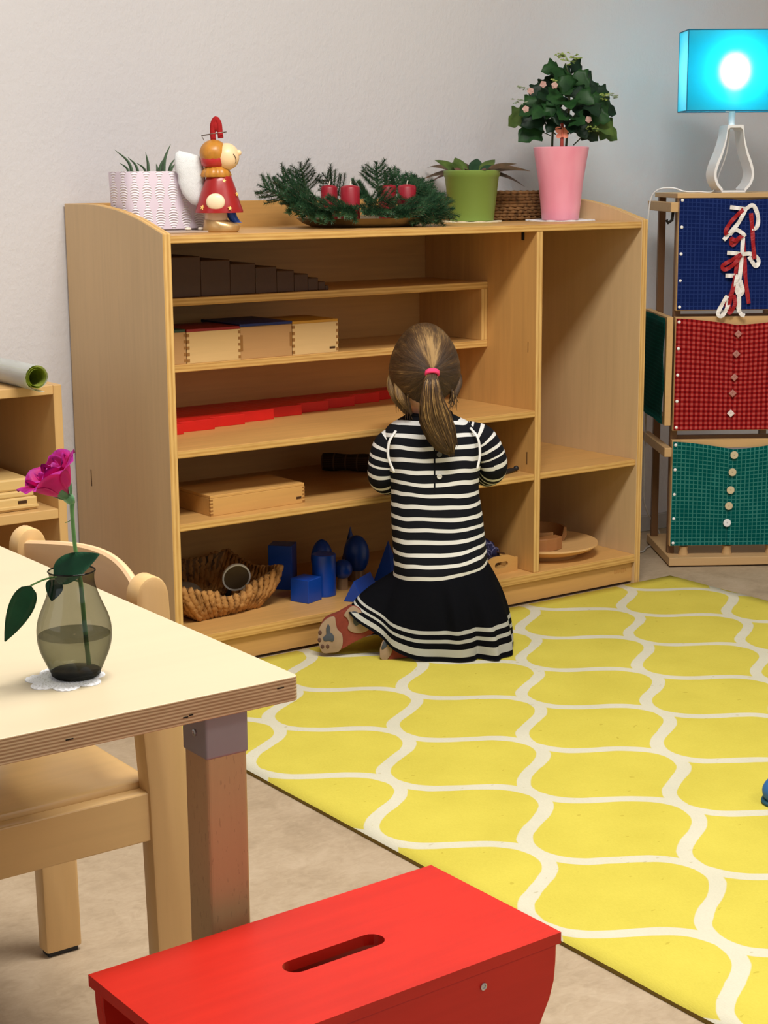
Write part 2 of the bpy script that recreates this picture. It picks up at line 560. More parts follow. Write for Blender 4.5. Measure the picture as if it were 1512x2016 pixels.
# ------------------------------------------------------------------ brown stair prisms on the upper insert board
x = T + .001
for k in range(10, 0, -1):
    s = 0.0090 * k
    o = thing('wooden_prism', {
        10: 'thickest dark brown square prism at the left end of the brown staircase',
        9: 'second thickest dark brown square prism beside the thickest in the brown staircase',
        8: 'third thickest dark brown square prism in the brown staircase',
        7: 'fourth thickest dark brown square prism in the brown staircase',
        6: 'fifth thickest dark brown square prism in the brown staircase',
        5: 'fifth thinnest dark brown square prism in the brown staircase',
        4: 'fourth thinnest dark brown square prism in the brown staircase',
        3: 'third thinnest dark brown square prism in the brown staircase',
        2: 'second thinnest dark brown square prism in the brown staircase',
        1: 'thinnest dark brown stick at the right end of the brown staircase'}[k], 'block', (x, YI + .012, ZS1), 0, 'brown staircase prisms')
    bm = B(); box(bm, 0, s, 0, 0.188, 0, s + .0005 * k, min(.002, s * .12))
    link('prism_block', bm, M['brown_stair'], o)
    x += s + 0.0002

# ------------------------------------------------------------------ cylinder boxes on the lower insert board
def finger_box(name, label, x0, x1, y0, y1, z0, h, body, lid, lid_m, group=None, lid_over=0.0, label_at=None, rotz=0, nf=5):
    w, d = x1 - x0, y1 - y0
    o = thing(name, label, 'box', (x0, y0, z0), rotz, group)
    lt = 0.006
    bm = B(); box(bm, 0, w, 0, d, 0, h - lt, 0.001)
    link('box_body', bm, body, o)
    bm = B(); box(bm, -lid_over, w - .0005, -lid_over, d, h - lt, h, 0.001)
    link('box_lid', bm, lid_m, o)
    bm = B()
    fh = (h - lt) / (2 * nf)
    for i in range(nf):
        z = fh * (2 * i + 0.5)
        box(bm, -.0003, .006, -.0004, .004, z, z + fh)
    link('finger_joint', bm, M['box_finger'], o)
    bm = B()
    for i in range(nf):
        z = fh * (2 * i + 0.5)
        box(bm, w - .006, w + .0003, -.0004, .004, z + fh * .1, z + fh)
    link('finger_joint', bm, M['box_finger'], o)
    if label_at:
        a, b_, c, d_ = label_at
        bm = B(); box(bm, a, b_, -.0006, .001, c, d_)
        link('printed_label', bm, M['label'], o)
    return o
LID = {'green': plain('green_lid_paint', srgb(40, 66, 44), 0.4), 'red': plain('red_lid_paint', srgb(140, 30, 24), 0.4),
       'blue': plain('blue_lid_paint', srgb(16, 34, 88), 0.4), 'yellow': plain('ochre_lid_paint', srgb(196, 140, 40), 0.4)}
gb = 'lidded cylinder boxes on the insert board'
finger_box('lidded_box', 'wooden box with dark green lid at the left end of its row', T + .001, .146, YI + .004, YI + .14, ZS2, .0735, M['box_mid'], None, LID['green'], gb)
finger_box('lidded_box', 'wooden box with dark red lid, on the insert board', .147, .2785, YI + .002, YI + .14, ZS2, .073, M['box_light'], None, LID['red'], gb)
finger_box('lidded_box', 'wooden box with protruding dark blue lid, on the insert board', .2795, .4115, YI + .004, YI + .17, ZS2, .0765, M['box_mid'], None, LID['blue'], gb, .003, None, 0, 1)
finger_box('lidded_box', 'wooden box with ochre lid at the right end of its row', .4125, .5345, YI + .003, YI + .14, ZS2, .075, M['box_light'], None, LID['yellow'], gb, 0, (.098, .113, .009, .0135))

# ------------------------------------------------------------------ red rods, each one longer than the rod in front of it
for k in range(1, 11):
    o = thing('red_rod', {
        1: 'shortest red rod, at the very front of the red rods',
        2: 'second shortest red rod, behind the shortest',
        3: 'third shortest red rod lying on the middle shelf',
        4: 'fourth shortest red rod lying on the middle shelf',
        5: 'fifth shortest red rod lying on the middle shelf',
        6: 'fifth longest red rod lying on the middle shelf',
        7: 'fourth longest red rod lying on the middle shelf',
        8: 'third longest red rod lying on the middle shelf',
        9: 'second longest red rod, in front of the longest',
        10: 'longest red rod, at the back against the shelf panel'}[k], 'rod', (.036, .196 + .0235 * (k - 1), Z3), 0, 'red rods on the middle shelf')
    bm = B(); box(bm, 0, .014 + .0905 * k, 0, .0228, 0, .0235, .001)
    link('rod_bar', bm, M['red_paint'], o)

# ------------------------------------------------------------------ flat lidded box, rolled mat, dark rod on the fourth board
finger_box('lidded_box', 'flat plain wooden box with finger joints on the second lowest board', .110, .348, .036, .172, Z4, .0435, M['box_wood'], None, M['box_wood'], None, 0, (.216, .229, .010, .015), R(2))

def mat_grid(name, c, c2, sc_, wd):
    t = NT(name); u = t.n('ShaderNodeUVMap').outputs[0]; xyz = t.sep(u)
    g = t.math('MAXIMUM', t.math('LESS_THAN', t.math('FRACT', t.math('MULTIPLY', xyz[0], sc_[0])), wd), t.math('LESS_THAN', t.math('FRACT', t.math('MULTIPLY', xyz[1], sc_[1])), wd))
    t.base(t.mix(g, c, c2), 0.9, 0.1)
    return t.m
M['roll_dark'] = mat_grid('dark_gridded_mat', srgb(60, 46, 36), srgb(98, 76, 58), (14, 30), 0.12)
o = thing('rolled_mat', 'dark brown gridded mat rolled up on the board before the child', 'mat', (.600, .352, Z4))
o.rotation_euler = (0, 0, R(-48))
bm = B()
rings = []
for i in range(25):
    xx = 0.40 * i / 24
    rr = .0205 + .0012 * math.sin(i * 1.3)
    rings.append([(xx, rr * math.cos(a), .0215 + rr * math.sin(a)) for a in [2 * PI * k / 24 for k in range(24)]])
loft(bm, rings, True, (False, False), uv=lambda i, k: (i / 24, k / 24))
for xx in (0.001, 0.399):
    pts = [(xx, (.004 + .016 * s / 60) * math.cos(s * .35), .0215 + (.004 + .016 * s / 60) * math.sin(s * .35)) for s in range(61)]
    tube(bm, pts, .0012, 5)
link('mat_roll', bm, M['roll_dark'], o, 60)
o = thing('dark_stick', 'small black stick end on the board beside the right striped sleeve', 'stick', (.905, .040, Z4), R(12))
bm = B(); tube(bm, [(0, 0, .006), (.02, .002, .006), (.045, .003, .007)], [.005, .006, .004], 10); ball(bm, (.047, .003, .0085), .0065)
link('stick_rod', bm, M['black'], o, 60)

# ------------------------------------------------------------------ wicker basket with a magnifier
def mat_wicker(name, c1, c2, sc_=60):
    t = NT(name); co = t.coord()
    n1 = t.noise(t.mapping(co, (1, 1, 0.35)), sc_, 4, 0.6, 0.3)
    t.base(t.ramp(n1, [(0.28, c2), (0.5, c1), (0.75, scale_c(c1, 1.2))]), 0.75, 0.2)
    t.bump(t.noise(co, sc_ * 3, 3), 0.4, 0.003)
    return t.m
M['hyacinth'] = mat_wicker('water_hyacinth', srgb(176, 128, 72), srgb(78, 46, 20), 60)
M['hyacinth_in'] = mat_wicker('water_hyacinth_inner', srgb(120, 92, 60), srgb(60, 42, 26), 45)
bk = thing('wicker_basket', 'shallow wicker basket with flared corners on the base board', 'basket', (.18, .2, ZB))
def bl(p, q, s): return tuple(a + (b - a) * s for a, b in zip(p, q))
base_c = [(.112, .106), (.275, .128), (.262, .30), (.10, .29)]
rim_c = [(.058, .085, .162), (.333, .118, .166), (.335, .36, .158), (.045, .36, .205)]
per = 16
def wall_pt(side, s, h):
    a, b_ = base_c[side], base_c[(side + 1) % 4]
    c, d = rim_c[side], rim_c[(side + 1) % 4]
    lo = Vector((a[0] + (b_[0] - a[0]) * s, a[1] + (b_[1] - a[1]) * s, ZB + .003))
    dip = (0.030 if side in (0, 2) else 0.018) * math.sin(PI * s)
    if side == 0 and abs(s - .5) < .16: dip += 0.014 * (1 - (abs(s - .5) / .16) ** 4)
    hi = Vector((c[0] + (d[0] - c[0]) * s, c[1] + (d[1] - c[1]) * s, c[2] + (d[2] - c[2]) * s - dip))
    p = lo + (hi - lo) * h
    out = Vector(((p.x - .19), (p.y - .2), 0)).normalized()
    return p + out * (.012 * math.sin(PI * h)) - Vector((.18, .2, ZB))
bm = B()
for side in range(4):
    for i in range(per):
        s0 = (i + .5) / per
        for lay in range(2):
            off = .2 / per * (1 if lay else -1)
            pts = []
            for k in range(10):
                h = k / 9
                pts.append(wall_pt(side, min(max(s0 + off * math.cos(k * 2.2 + i), 0), 1), h) + Vector((random.uniform(-.0012, .0012), random.uniform(-.0012, .0012), 0)))
            rr = .0062 * random.uniform(.85, 1.15)
            tube(bm, pts, [rr * (1 + .25 * math.sin(k * 1.7 + i * 2 + lay * 3)) for k in range(10)], 6)
link('woven_wall', bm, M['hyacinth'], bk, 180)
bm = B()
for side in range(4):
    t = B()
    g = [[t.verts.new(wall_pt(side, i / 12, h / 6) * 1.0 - Vector(((wall_pt(side, i / 12, h / 6).x - .01) * .035, (wall_pt(side, i / 12, h / 6).y) * .035, 0))) for i in range(13)] for h in range(7)]
    for h in range(6):
        for i in range(12): t.faces.new((g[h][i], g[h][i + 1], g[h + 1][i + 1], g[h + 1][i])).smooth = True
    add(bm, t)
t = B(); t.faces.new([t.verts.new((x - .18, y - .2, .004)) for x, y in base_c]); add(bm, t)
link('inner_lining', bm, M['hyacinth_in'], bk)
mg = thing('magnifying_glass', 'round silver-rimmed magnifier standing in the wicker basket', 'magnifier', (.240, .160, ZB + .067))
mg.rotation_euler = (R(12), R(10), R(-14))
M['lens'] = plain('dull_lens', srgb(92, 76, 54), 0.25, 0.4)
bm = B(); t = B()
bm = B(); prof2 = [(.0285, -.003), (.032, -.003), (.032, .003), (.0285, .003)]
rot = Matrix.Rotation(R(90), 4, 'X')
lathe(bm, prof2 + [prof2[0]], 40, rot, 0, False, False)
link('lens_rim', bm, plain('silver_rim', srgb(226, 224, 216), .3, .6), mg, 40)
bm = B(); lathe(bm, [(.0288, -.0012), (.0288, .0012)], 40, rot); link('lens_disc', bm, M['lens'], mg, 40)
bm = B(); tube(bm, [(-.008, 0, -.031), (-.012, .002, -.05), (-.016, .004, -.075)], [.0045, .006, .0055], 12); link('handle', bm, M['black'], mg, 60)
st = thing('river_stone', 'smooth grey stone lying at the left of the wicker basket', 'stone', (.125, .19, ZB + .007))
bm = B(); ball(bm, (0, 0, .030), .042, .040, .030); link('stone_body', bm, plain('grey_stone', srgb(120, 108, 92), 0.7), st, 180)

# ------------------------------------------------------------------ blue geometric solids
gs = 'blue geometric solids on the base board'
def solid(name, label, loc, rz=0):
    return thing(name, label, 'solid', (loc[0], loc[1], ZB), R(rz), gs)
s = solid('blue_cube', 'small blue cube at the front of the blue solids', (.378, .083), 20)
bm = B(); t = B(); box(bm, 0, .050, 0, .050, 0, .053, .0012); link('cube_body', bm, M['blue_paint'], s)
s = solid('blue_square_prism', 'tall dark blue square prism behind the basket corner', (.379, .252), -46)
bm = B(); box(bm, 0, .056, 0, .050, 0, .103, .0012); link('prism_body', bm, M['blue_paint'], s)
s = solid('blue_cylinder', 'blue upright cylinder behind the small blue cube', (.4535, .133))
bm = B(); lathe(bm, [(.026, 0), (.027, .001), (.027, .094), (.026, .095)], 40); link('cylinder_body', bm, M['blue_paint'], s, 40)
s = solid('blue_ovoid', 'blue egg shape peeping over the blue cylinder', (.496, .205))
bm = B(); lathe(bm, [(.0, .030)] + [(.0255 * math.sin(PI * k / 16) * (1 + .12 * math.cos(PI * k / 16)), .070 - .040 * math.cos(PI * k / 16)) for k in range(1, 16)] + [(0, .110)], 32, None, 0, False, False)
link('ovoid_body', bm, M['blue_paint'], s, 180)
bm = B(); lathe(bm, [(.019, 0), (.021, 0), (.019, .039), (.017, .039), (.019, 0)], 32, None, 0, False, False); link('stand_ring', bm, M['clear_ring'], s, 40)
s = solid('blue_sphere', 'small blue sphere on a clear ring stand', (.516, .150))
bm = B(); ball(bm, (0, 0, .047), .0225, n=32); link('sphere_body', bm, M['blue_paint'], s, 180)
bm = B(); lathe(bm, [(.0105, 0), (.0125, 0), (.0115, .029), (.0100, .029), (.0105, 0)], 32, None, 0, False, False); link('stand_ring', bm, M['clear_ring'], s, 40)
s = solid('blue_ellipsoid', 'large blue ellipsoid on a clear stand at the back', (.592, .204))
bm = B(); ball(bm, (0, 0, .061), .0305, .0305, .046, n=32); link('ellipsoid_body', bm, M['blue_paint'], s, 180)
bm = B(); lathe(bm, [(.019, 0), (.021, 0), (.0185, .025), (.0165, .025), (.019, 0)], 32, None, 0, False, False); link('stand_ring', bm, M['clear_ring'], s, 40)
s = solid('blue_cone', 'dark blue pointed cone behind the blue ellipsoid', (.622, .272))
bm = B(); lathe(bm, [(.030, 0), (.0006, .112)], 40); link('cone_body', bm, M['blue_paint'], s, 40)
s = solid('blue_triangular_prism', 'blue triangular prism lying before the blue pyramid', (.4535, .056), -57)
bm = B(); prism(bm, [(0, 0), (.050, 0), (.025, .048)], 0, .100, 'Y', bev=.001); link('prism_body', bm, M['blue_paint'], s)
s = solid('blue_pyramid', 'blue square pyramid next to the striped dress', (.652, .160), 25)
bm = B(); t = B()
vv = [t.verts.new(q) for q in ((-.025, -.025, 0), (.025, -.025, 0), (.025, .025, 0), (-.025, .025, 0), (0, 0, .094))]
t.faces.new(vv[3::-1]); [t.faces.new((vv[i], vv[(i + 1) % 4], vv[4])) for i in range(4)]
add(bm, t); link('pyramid_body', bm, M['blue_paint'], s)

# ------------------------------------------------------------------ little tray of dark blue cloth, round board with bowl
tr = thing('wooden_tray', 'small plywood tray with a handle slot on the base board', 'tray', (.958, .050, ZB), R(183))
tr.rotation_euler = (0, 0, R(3))
tr.location = (.800, .038, ZB)
M['tray_wood'] = wood('tray_ply', srgb(204, 156, 90), 'X', 0.1)
bm = B()
tw, tdp = .152, .15
hole = stadium(.100, .0215, .042, .0145)
front = [(0, 0), (tw, 0), (tw, .034), (tw - .008, .034), (.137, .038), (.122, .043), (.078, .043), (.063, .038), (.050, .033), (0, .033)]
out = []
cx, cy = .100, .0215
for a, b_ in hole:
    dx, dy = a - cx, b_ - cy
    best = None
    for (x0, y0), (x1, y1) in zip(front, front[1:] + front[:1]):
        ex, ey = x1 - x0, y1 - y0
        den = dx * ey - dy * ex
        if abs(den) < 1e-12: continue
        s_ = ((x0 - cx) * ey - (y0 - cy) * ex) / den
        q_ = ((x0 - cx) * dy - (y0 - cy) * dx) / den
        if s_ > 0 and -1e-6 <= q_ <= 1 + 1e-6 and (best is None or s_ < best): best = s_
    out.append((cx + dx * best, cy + dy * best))
for c in front:
    i = min(range(len(out)), key=lambda k: (out[k][0] - c[0]) ** 2 + (out[k][1] - c[1]) ** 2); out[i] = c
slab_hole(bm, out, hole, 0, .006, 'Y')
link('handle_side', bm, M['tray_wood'], tr)
bm = B(); box(bm, 0, tw, .006, tdp, 0, .005); box(bm, 0, .006, .006, tdp, .005, .03, .001); box(bm, tw - .006, tw, .006, tdp, .005, .03, .001); box(bm, .006, tw - .006, tdp - .006, tdp, .005, .034)
link('tray_body', bm, M['tray_wood'], tr)
cl = thing('cloth_bundle', 'dark blue patterned cloth crumpled in the small tray', 'cloth', (.872, .105, ZB + .006))
bm = B(); t = B(); bmesh.ops.create_icosphere(t, subdivisions=5, radius=1)
for v in t.verts:
    q = v.co.normalized()
    k = 1 + .22 * noise.noise(q * 2.6) + .10 * noise.noise(q * 7)
    v.co = Vector((q.x * .060 * k, q.y * .040 * k, .036 + q.z * .043 * k + .012 * q.x * -1))
    if v.co.z < 0: v.co.z = 0
for f in t.faces: f.smooth = True
add(bm, t)
def mat_cloth_blue():
    t = NT('dark_blue_print'); co = t.coord()
    v = t.n('ShaderNodeTexVoronoi', feature='DISTANCE_TO_EDGE'); t.l(co, v.inputs['Vector']); v.inputs['Scale'].default_value = 60
    t.base(t.mix(t.math('LESS_THAN', v.outputs['Distance'], .05), srgb(22, 24, 62), srgb(96, 96, 130)), .6, .4)
    return t.m
link('cloth_folds', bm, mat_cloth_blue(), cl, 180)
cl2 = thing('dark_ruler', 'thin dark wooden strip leaning out of the small tray', 'strip', (.898, .075, ZB + .048))
cl2.rotation_euler = (0, R(16), R(6))
bm = B(); box(bm, -.02, .044, 0, .010, 0, .003, .0006); link('strip_body', bm, M['brown_stair'], cl2)

pl = thing('round_board', 'round light wooden board in the lower right compartment', 'board', (1.122, .146, ZB))
M['board_wood'] = wood('turned_wood', srgb(212, 168, 110), 'X', .1)
bm = B(); lathe(bm, [(.085, 0), (.090, .008), (.124, .020), (.135, .029), (.134, .033), (.129, .033), (.095, .027), (0.001, .026)], 64); link('board_disc', bm, M['board_wood'], pl, 40)
bw = thing('wooden_ring_bowl', 'open brown wooden ring on the round board', 'bowl', (1.125, .175, ZB + .0265))
M['bowl_wood'] = wood('walnut_toned_wood', srgb(150, 104, 60), 'X', .14)
bm = B()
rings = []
for k in range(49):
    a = R(-38 + 300 * k / 48)
    rings.append([(r_ * math.cos(a), r_ * math.sin(a), z_) for r_, z_ in ((.066, .0), (.074, .016), (.073, .036), (.067, .036), (.064, .018), (.058, .0))])
loft(bm, rings, True)
link('ring_wall', bm, M['bowl_wood'], bw, 50)
wb = thing('wooden_block', 'curved brown wooden block at the front of the round board', 'block', (1.080, .075, ZB + .0275))
bm = B(); prism(bm, [(-.045, .0), (-.02, -.012), (.01, -.014), (.034, -.006), (.034, .02), (-.045, .02)], 0, .031, 'Z', bev=.0015); link('block_body', bm, wood('reddish_block', srgb(158, 106, 62), 'X', .12), wb)

# ================================================================== things on top of the storage shelf
VIEW = R(-35.704)
# ------------------------------------------------------------------ lilac planter with aloe
def mat_ripple():
    t = NT('lilac_ripple_ceramic')
    co = t.coord()
    xyz = t.sep(co)
    s = t.math('ADD', xyz[0], t.math('MULTIPLY', xyz[1], -0.7))
    cell = t.math('MULTIPLY', s, 1 / 0.030)
    fr = t.math('SUBTRACT', t.math('FRACT', cell), 0.5)
    wav = t.math('ABSOLUTE', t.math('SINE', t.math('MULTIPLY', xyz[2], PI / 0.052)))
    inside = t.math('LESS_THAN', t.math('ABSOLUTE', fr), t.math('MULTIPLY_ADD', wav, 0.30, 0.08))
    arc = t.math('MULTIPLY_ADD', t.math('MULTIPLY', fr, fr), 0.022, xyz[2])
    st = t.math('MULTIPLY_ADD', t.math('SINE', t.math('MULTIPLY', arc, 2 * PI / 0.0052)), 0.5, 0.5)
    rid = t.math('MULTIPLY', st, inside)
    t.base(t.mix(rid, srgb(222, 208, 222), srgb(250, 246, 248)), 0.45, 0.4)
    t.bump(rid, 0.6, 0.004)
    return t.m
M['ripple'] = mat_ripple()
M['soil'] = plain('potting_soil', srgb(58, 42, 30), 0.95, 0.1, 0, 0.3, 120, 0.8)
al = thing('potted_aloe', 'aloe in a white-lilac rippled planter at the left end of the shelf top', 'plant', (.124, .245, ZT + .0045))
bm = B()
def sup(rx, ry, n=48, e=4.0, cx=0, cy=0):
    p = []
    for k in range(n):
        a = 2 * PI * k / n
        c, s_ = math.cos(a), math.sin(a)
        p.append((cx + rx * abs(c) ** (2 / e) * (1 if c >= 0 else -1), cy + ry * abs(s_) ** (2 / e) * (1 if s_ >= 0 else -1)))
    return p
rings = []
for rx, ry, z in ((.088, .055, 0), (.094, .060, .003), (.097, .064, .117), (.096, .063, .120), (.092, .059, .119), (.091, .058, .10)):
    rings.append([(x, y, z) for x, y in sup(rx, ry)])
loft(bm, rings, True, (True, True))
link('planter_pot', bm, M['ripple'], al, 40)
bm = B(); loft(bm, [[(x, y, z) for x, y in sup(.0905, .0575)] for z in (.099, .104)], True); link('soil', bm, M['soil'], al)
M['aloe'] = plain('aloe_green', srgb(66, 92, 62), 0.45, 0.4, 0, 0.2, 60)
def spike(parent, p0, p1, bend, w):
    bm = B()
    p0, p1 = Vector(p0), Vector(p1)
    mid = (p0 + p1) / 2 + Vector(bend)
    pts = spline([p0, mid, p1], 6)
    n = len(pts)
    tube(bm, pts, [w * (1 - (k / (n - 1)) ** 1.6) + .0004 for k in range(n)], 8, flat=.5)
    return link('aloe_leaf', bm, M['aloe'], parent, 180)
ca, sa = math.cos(VIEW), math.sin(VIEW)
for (u, v_, u1, z1, w) in ((-.055, 0, -.098, .165, .006), (-.045, .01, -.072, .150, .0055), (-.02, 0, -.028, .160, .006), (.000, .01, .016, .152, .006),
                           (.012, 0, .030, .176, .007), (.022, .01, .040, .150, .0055), (-.03, .02, -.055, .138, .005), (.03, -.01, .052, .142, .005), (-.06, -.01, -.085, .138, .005), (-.005, .02, -.01, .136, .006)):
    p0 = (u * ca - v_ * sa, (u * sa + v_ * ca) * .7, .100)
    p1 = (u1 * ca - (v_ + .01) * sa, (u1 * sa + (v_ + .01) * ca) * .7, z1)
    spike(al, p0, p1, ((u - u1) * .25 * ca, (u - u1) * .25 * sa * .7, .006), w)
tray = thing('planter_tray', 'low greyish tray beneath the rippled planter', 'tray', (.118, .222, ZT))
M['tray_grey'] = plain('greyish_tray', srgb(178, 160, 146), 0.25, 0.5, 0, 0.05)
bm = B(); prism(bm, rrect(-.092, .112, -.112, .096, .02), 0, .0042, 'Z', bev=.001); link('tray_plate', bm, M['tray_grey'], tray)
for lab, (px, py), s in (('flat white pebble in front of the rippled planter', (.135, .140), .0085), ('white pebble touching the boot of the angel figurine', (.163, .136), .0075)):
    p = thing('white_pebble', lab, 'pebble', (px, py, ZT + .004), .4, 'pebbles by the planter')
    bm = B(); ball(bm, (0, 0, .0035), s, s * .7, .0036); link('pebble_body', bm, plain('white_pebble_stone', srgb(232, 220, 204), .6), p, 180)

# ------------------------------------------------------------------ angel figurine (turned so that it faces right in the view)
fg = thing('angel_figurine', 'red-dressed ceramic angel figurine with feather wing and blond hair', 'figurine', (.199, .110, ZT), VIEW)
C = {'red': plain('figurine_red', srgb(158, 30, 30), .3, .5, 0, .1, 40), 'skin': plain('figurine_skin', srgb(248, 214, 168), .35, .5, 0, .04),
     'hair': plain('figurine_ochre', srgb(190, 128, 44), .35, .5, 0, .2, 60), 'gold': plain('figurine_gold', srgb(190, 156, 104), .3, .6, .35, .15, 50),
     'feather': plain('white_feather', srgb(240, 244, 246), .95, .05, 0, .05, 150, .8), 'wire': plain('dark_wire', srgb(110, 100, 92), .4, .5, .6),
     'star': plain('star_cream', srgb(250, 208, 120), .4), 'blue': plain('figurine_blue', srgb(30, 84, 180), .35), 'band': plain('figurine_band', srgb(186, 44, 44), .3)}
bm = B()
loft(bm, [[(cx + rx * math.cos(a), ry * math.sin(a), z) for a in [2 * PI * k / 28 for k in range(28)]] for cx, rx, ry, z in ((-.004, .035, .024, .0), (-.003, .038, .027, .004), (-.001, .038, .027, .014), (-.010, .028, .024, .022), (-.014, .024, .022, .026))], True)
link('boot', bm, C['gold'], fg, 60)
bm = B(); lathe(bm, [(.0225, .022), (.0235, .030), (.0225, .042)], 28, Matrix.Translation((-.012, 0, 0))); link('sock', bm, plain('figurine_sock', srgb(226, 196, 160), .4), fg, 60)
bm = B(); loft(bm, [[(x + .0105 * math.cos(a), .014 + .010 * math.sin(a), z) for a in [2 * PI * k / 16 for k in range(16)]] for x, z in ((.016, .042), (.020, .030), (.026, .021), (.030, .019))], True); link('blue_boot', bm, C['blue'], fg, 60)
bm = B()
loft(bm, [[(cx + rx * math.cos(a), ry * math.sin(a) * (1 + .03 * math.cos(3 * a)), z) for a in [2 * PI * k / 40 for k in range(40)]] for cx, rx, ry, z in
     ((-.0055, .046, .036, .041), (-.0055, .0495, .040, .040), (-.0055, .0495, .040, .044), (-.0055, .043, .036, .062), (-.0050, .036, .031, .085), (-.0045, .029, .026, .104), (-.004, .025, .022, .114), (-.004, .016, .015, .120))], True)
link('dress', bm, C['red'], fg, 60)
bm = B(); ball(bm, (-.009, -.0345, .062), .0195, .008, .0175); link('pocket_hand', bm, plain('figurine_cream', srgb(250, 226, 190), .35), fg, 180)
def star(bm, c, r, n, tilt):
    pts = [(r * (1 if k % 2 == 0 else .42) * math.sin(PI * k / 5 + .2), r * (1 if k % 2 == 0 else .42) * math.cos(PI * k / 5 + .2)) for k in range(10)]
    mtx = Matrix.Translation(c) @ Matrix.Rotation(n, 4, 'Z') @ Matrix.Rotation(tilt, 4, 'X')
    prism(bm, pts, -.0012, .0012, 'Y', mtx)
for c, r, n in (((-.037, -.0305, .051), .0052, R(-38)), ((.020, -.0355, .049), .0052, R(28)), ((.008, -.0215, .104), .0046, R(22)), ((.033, -.014, .077), .0045, R(68))):
    bm = B(); star(bm, c, r, n, R(-18)); link('gold_star', bm, C['star'], fg)
bm = B(); ball(bm, (.0125, 0, .1530), .0265, .026, .0275); ball(bm, (.0375, -.002, .1605), .0062, .005, .0058)
link('face', bm, C['skin'], fg, 180)
bm = B(); tube(bm, spline([(.0285, -.0215, .158), (.033, -.018, .150), (.0325, -.014, .142), (.029, -.012, .138)], 5), .0007, 6); link('smile', bm, C['wire'], fg)
bm = B()
t = B(); bmesh.ops.create_uvsphere(t, u_segments=36, v_segments=20, radius=1)
for v in t.verts:
    a = math.atan2(v.co.x, v.co.y)
    k = 1 + .035 * abs(math.sin(a * 7))
    v.co = Vector((-.0135 + v.co.x * .0285 * k, v.co.y * .030 * k, .1600 + v.co.z * .0275))
add(bm, t)
link('hair', bm, C['hair'], fg, 180)
bm = B()
loft(bm, [[(-.010 + r_ * 1.0 * math.cos(a) * (1 + .04 * math.cos(14 * a)), r_ * .92 * math.sin(a) * (1 + .04 * math.cos(14 * a)), z) for a in [2 * PI * k / 56 for k in range(56)]] for r_, z in ((.020, .135), (.028, .124), (.031, .116), (.029, .112), (.018, .113))], True)
link('hair_flick', bm, C['hair'], fg, 60)
bm = B(); lathe(bm, [(.0205, .132), (.0262, .137), (.0280, .146), (.0275, .152), (.020, .153)], 32, Matrix.Translation((-.0130, 0, 0))); link('hair_band', bm, C['band'], fg, 60)
bm = B()
hw = [(-.012 + .0255 * math.cos(a), .016 * math.sin(a), .1990 + .0035 * math.cos(a)) for a in [2 * PI * k / 40 for k in range(41)]]
tube(bm, hw, .0008, 6); tube(bm, [(-.0375, 0, .1955), (-.033, 0, .186)], .0008, 6)
link('halo_wire', bm, C['wire'], fg)
bm = B(); tube(bm, spline([(-.0135, 0, .184), (-.0145, 0, .200), (-.0135, 0, .218), (-.0075, 0, .2285), (-.0015, 0, .220), (.0000, 0, .207), (.0015, 0, .190)], 5), [.0058] * 31, 10); ball(bm, (-.0085, 0, .2150), .0072, .006, .0125)
link('hat_loop', bm, plain('red_plush', srgb(170, 40, 42), .9, .1, 0, .1, 200, .6), fg, 180)
wing = [(170, 650), (230, 610), (310, 628), (400, 650), (530, 690), (590, 830), (620, 1000), (600, 1180), (560, 1310), (520, 1390), (470, 1400), (400, 1380), (330, 1310), (270, 1230), (235, 1140), (205, 1060), (200, 950), (160, 880), (165, 760)]
wp = [((320 + x / 7.56 - 433) / 955, (456 - (220 + y / 7.56)) / 935) for x, y in wing]
wc = (sum(p[0] for p in wp) / len(wp), sum(p[1] for p in wp) / len(wp))
bm = B()
loft(bm, [[(wc[0] + (x - wc[0]) * s_ * (1 + .02 * math.sin(i * 5)), .010 + yy, wc[1] + (z - wc[1]) * s_) for i, (x, z) in enumerate(wp)] for s_, yy in ((.3, -.011), (.75, -.009), (.95, -.004), (1.0, .0), (.95, .004), (.75, .009), (.3, .011))], True)
link('feather_wing', bm, C['feather'], fg, 180)

# ------------------------------------------------------------------ advent plate: brass plate, four candles, fir sprigs
M['brass'] = plain('tarnished_brass', srgb(134, 116, 84), .35, .5, .7, .25, 14)
bp = thing('brass_plate', 'round tarnished brass plate holding fir sprigs and candles', 'plate', (.628, .215, ZT))
bm = B(); lathe(bm, [(.105, 0), (.118, .001), (.138, .009), (.150, .019), (.152, .021), (.149, .021), (.135, .012), (.115, .005), (.001, .004)], 72, None, 0, True, False); link('plate_body', bm, M['brass'], bp, 60)
M['wax'] = plain('deep_red_wax', srgb(150, 22, 40), .4, .45, 0, .08, 30)
M['wick'] = plain('white_wick', srgb(236, 230, 214), .8)
PZ = ZT + .0055
for lab, x, y, r_, h in (('tallest-looking dark red candle at the front of the fir plate', .566, .175, .0215, .086), ('dark red candle half hidden behind the front candle', .572, .268, .0190, .086),
                         ('dark red candle sunk in fir, left of the right-hand pair', .736, .268, .0205, .086), ('dark red candle at the right edge of the fir plate', .730, .185, .0215, .086)):
    cd = thing('candle', lab, 'candle', (x, y, PZ), 0, 'red candles on the fir plate')
    bm = B(); lathe(bm, [(r_ * .97, 0), (r_, .002), (r_, h - .006), (r_ * .9, h - .002), (r_ * .3, h + .001), (.001, h + .001)], 32, None, 0, True, False); link('wax_body', bm, M['wax'], cd, 50)
    bm = B(); tube(bm, [(0, 0, h), (.001, 0, h + .005), (.003, 0, h + .010)], .0011, 6); link('wick', bm, M['wick'], cd)
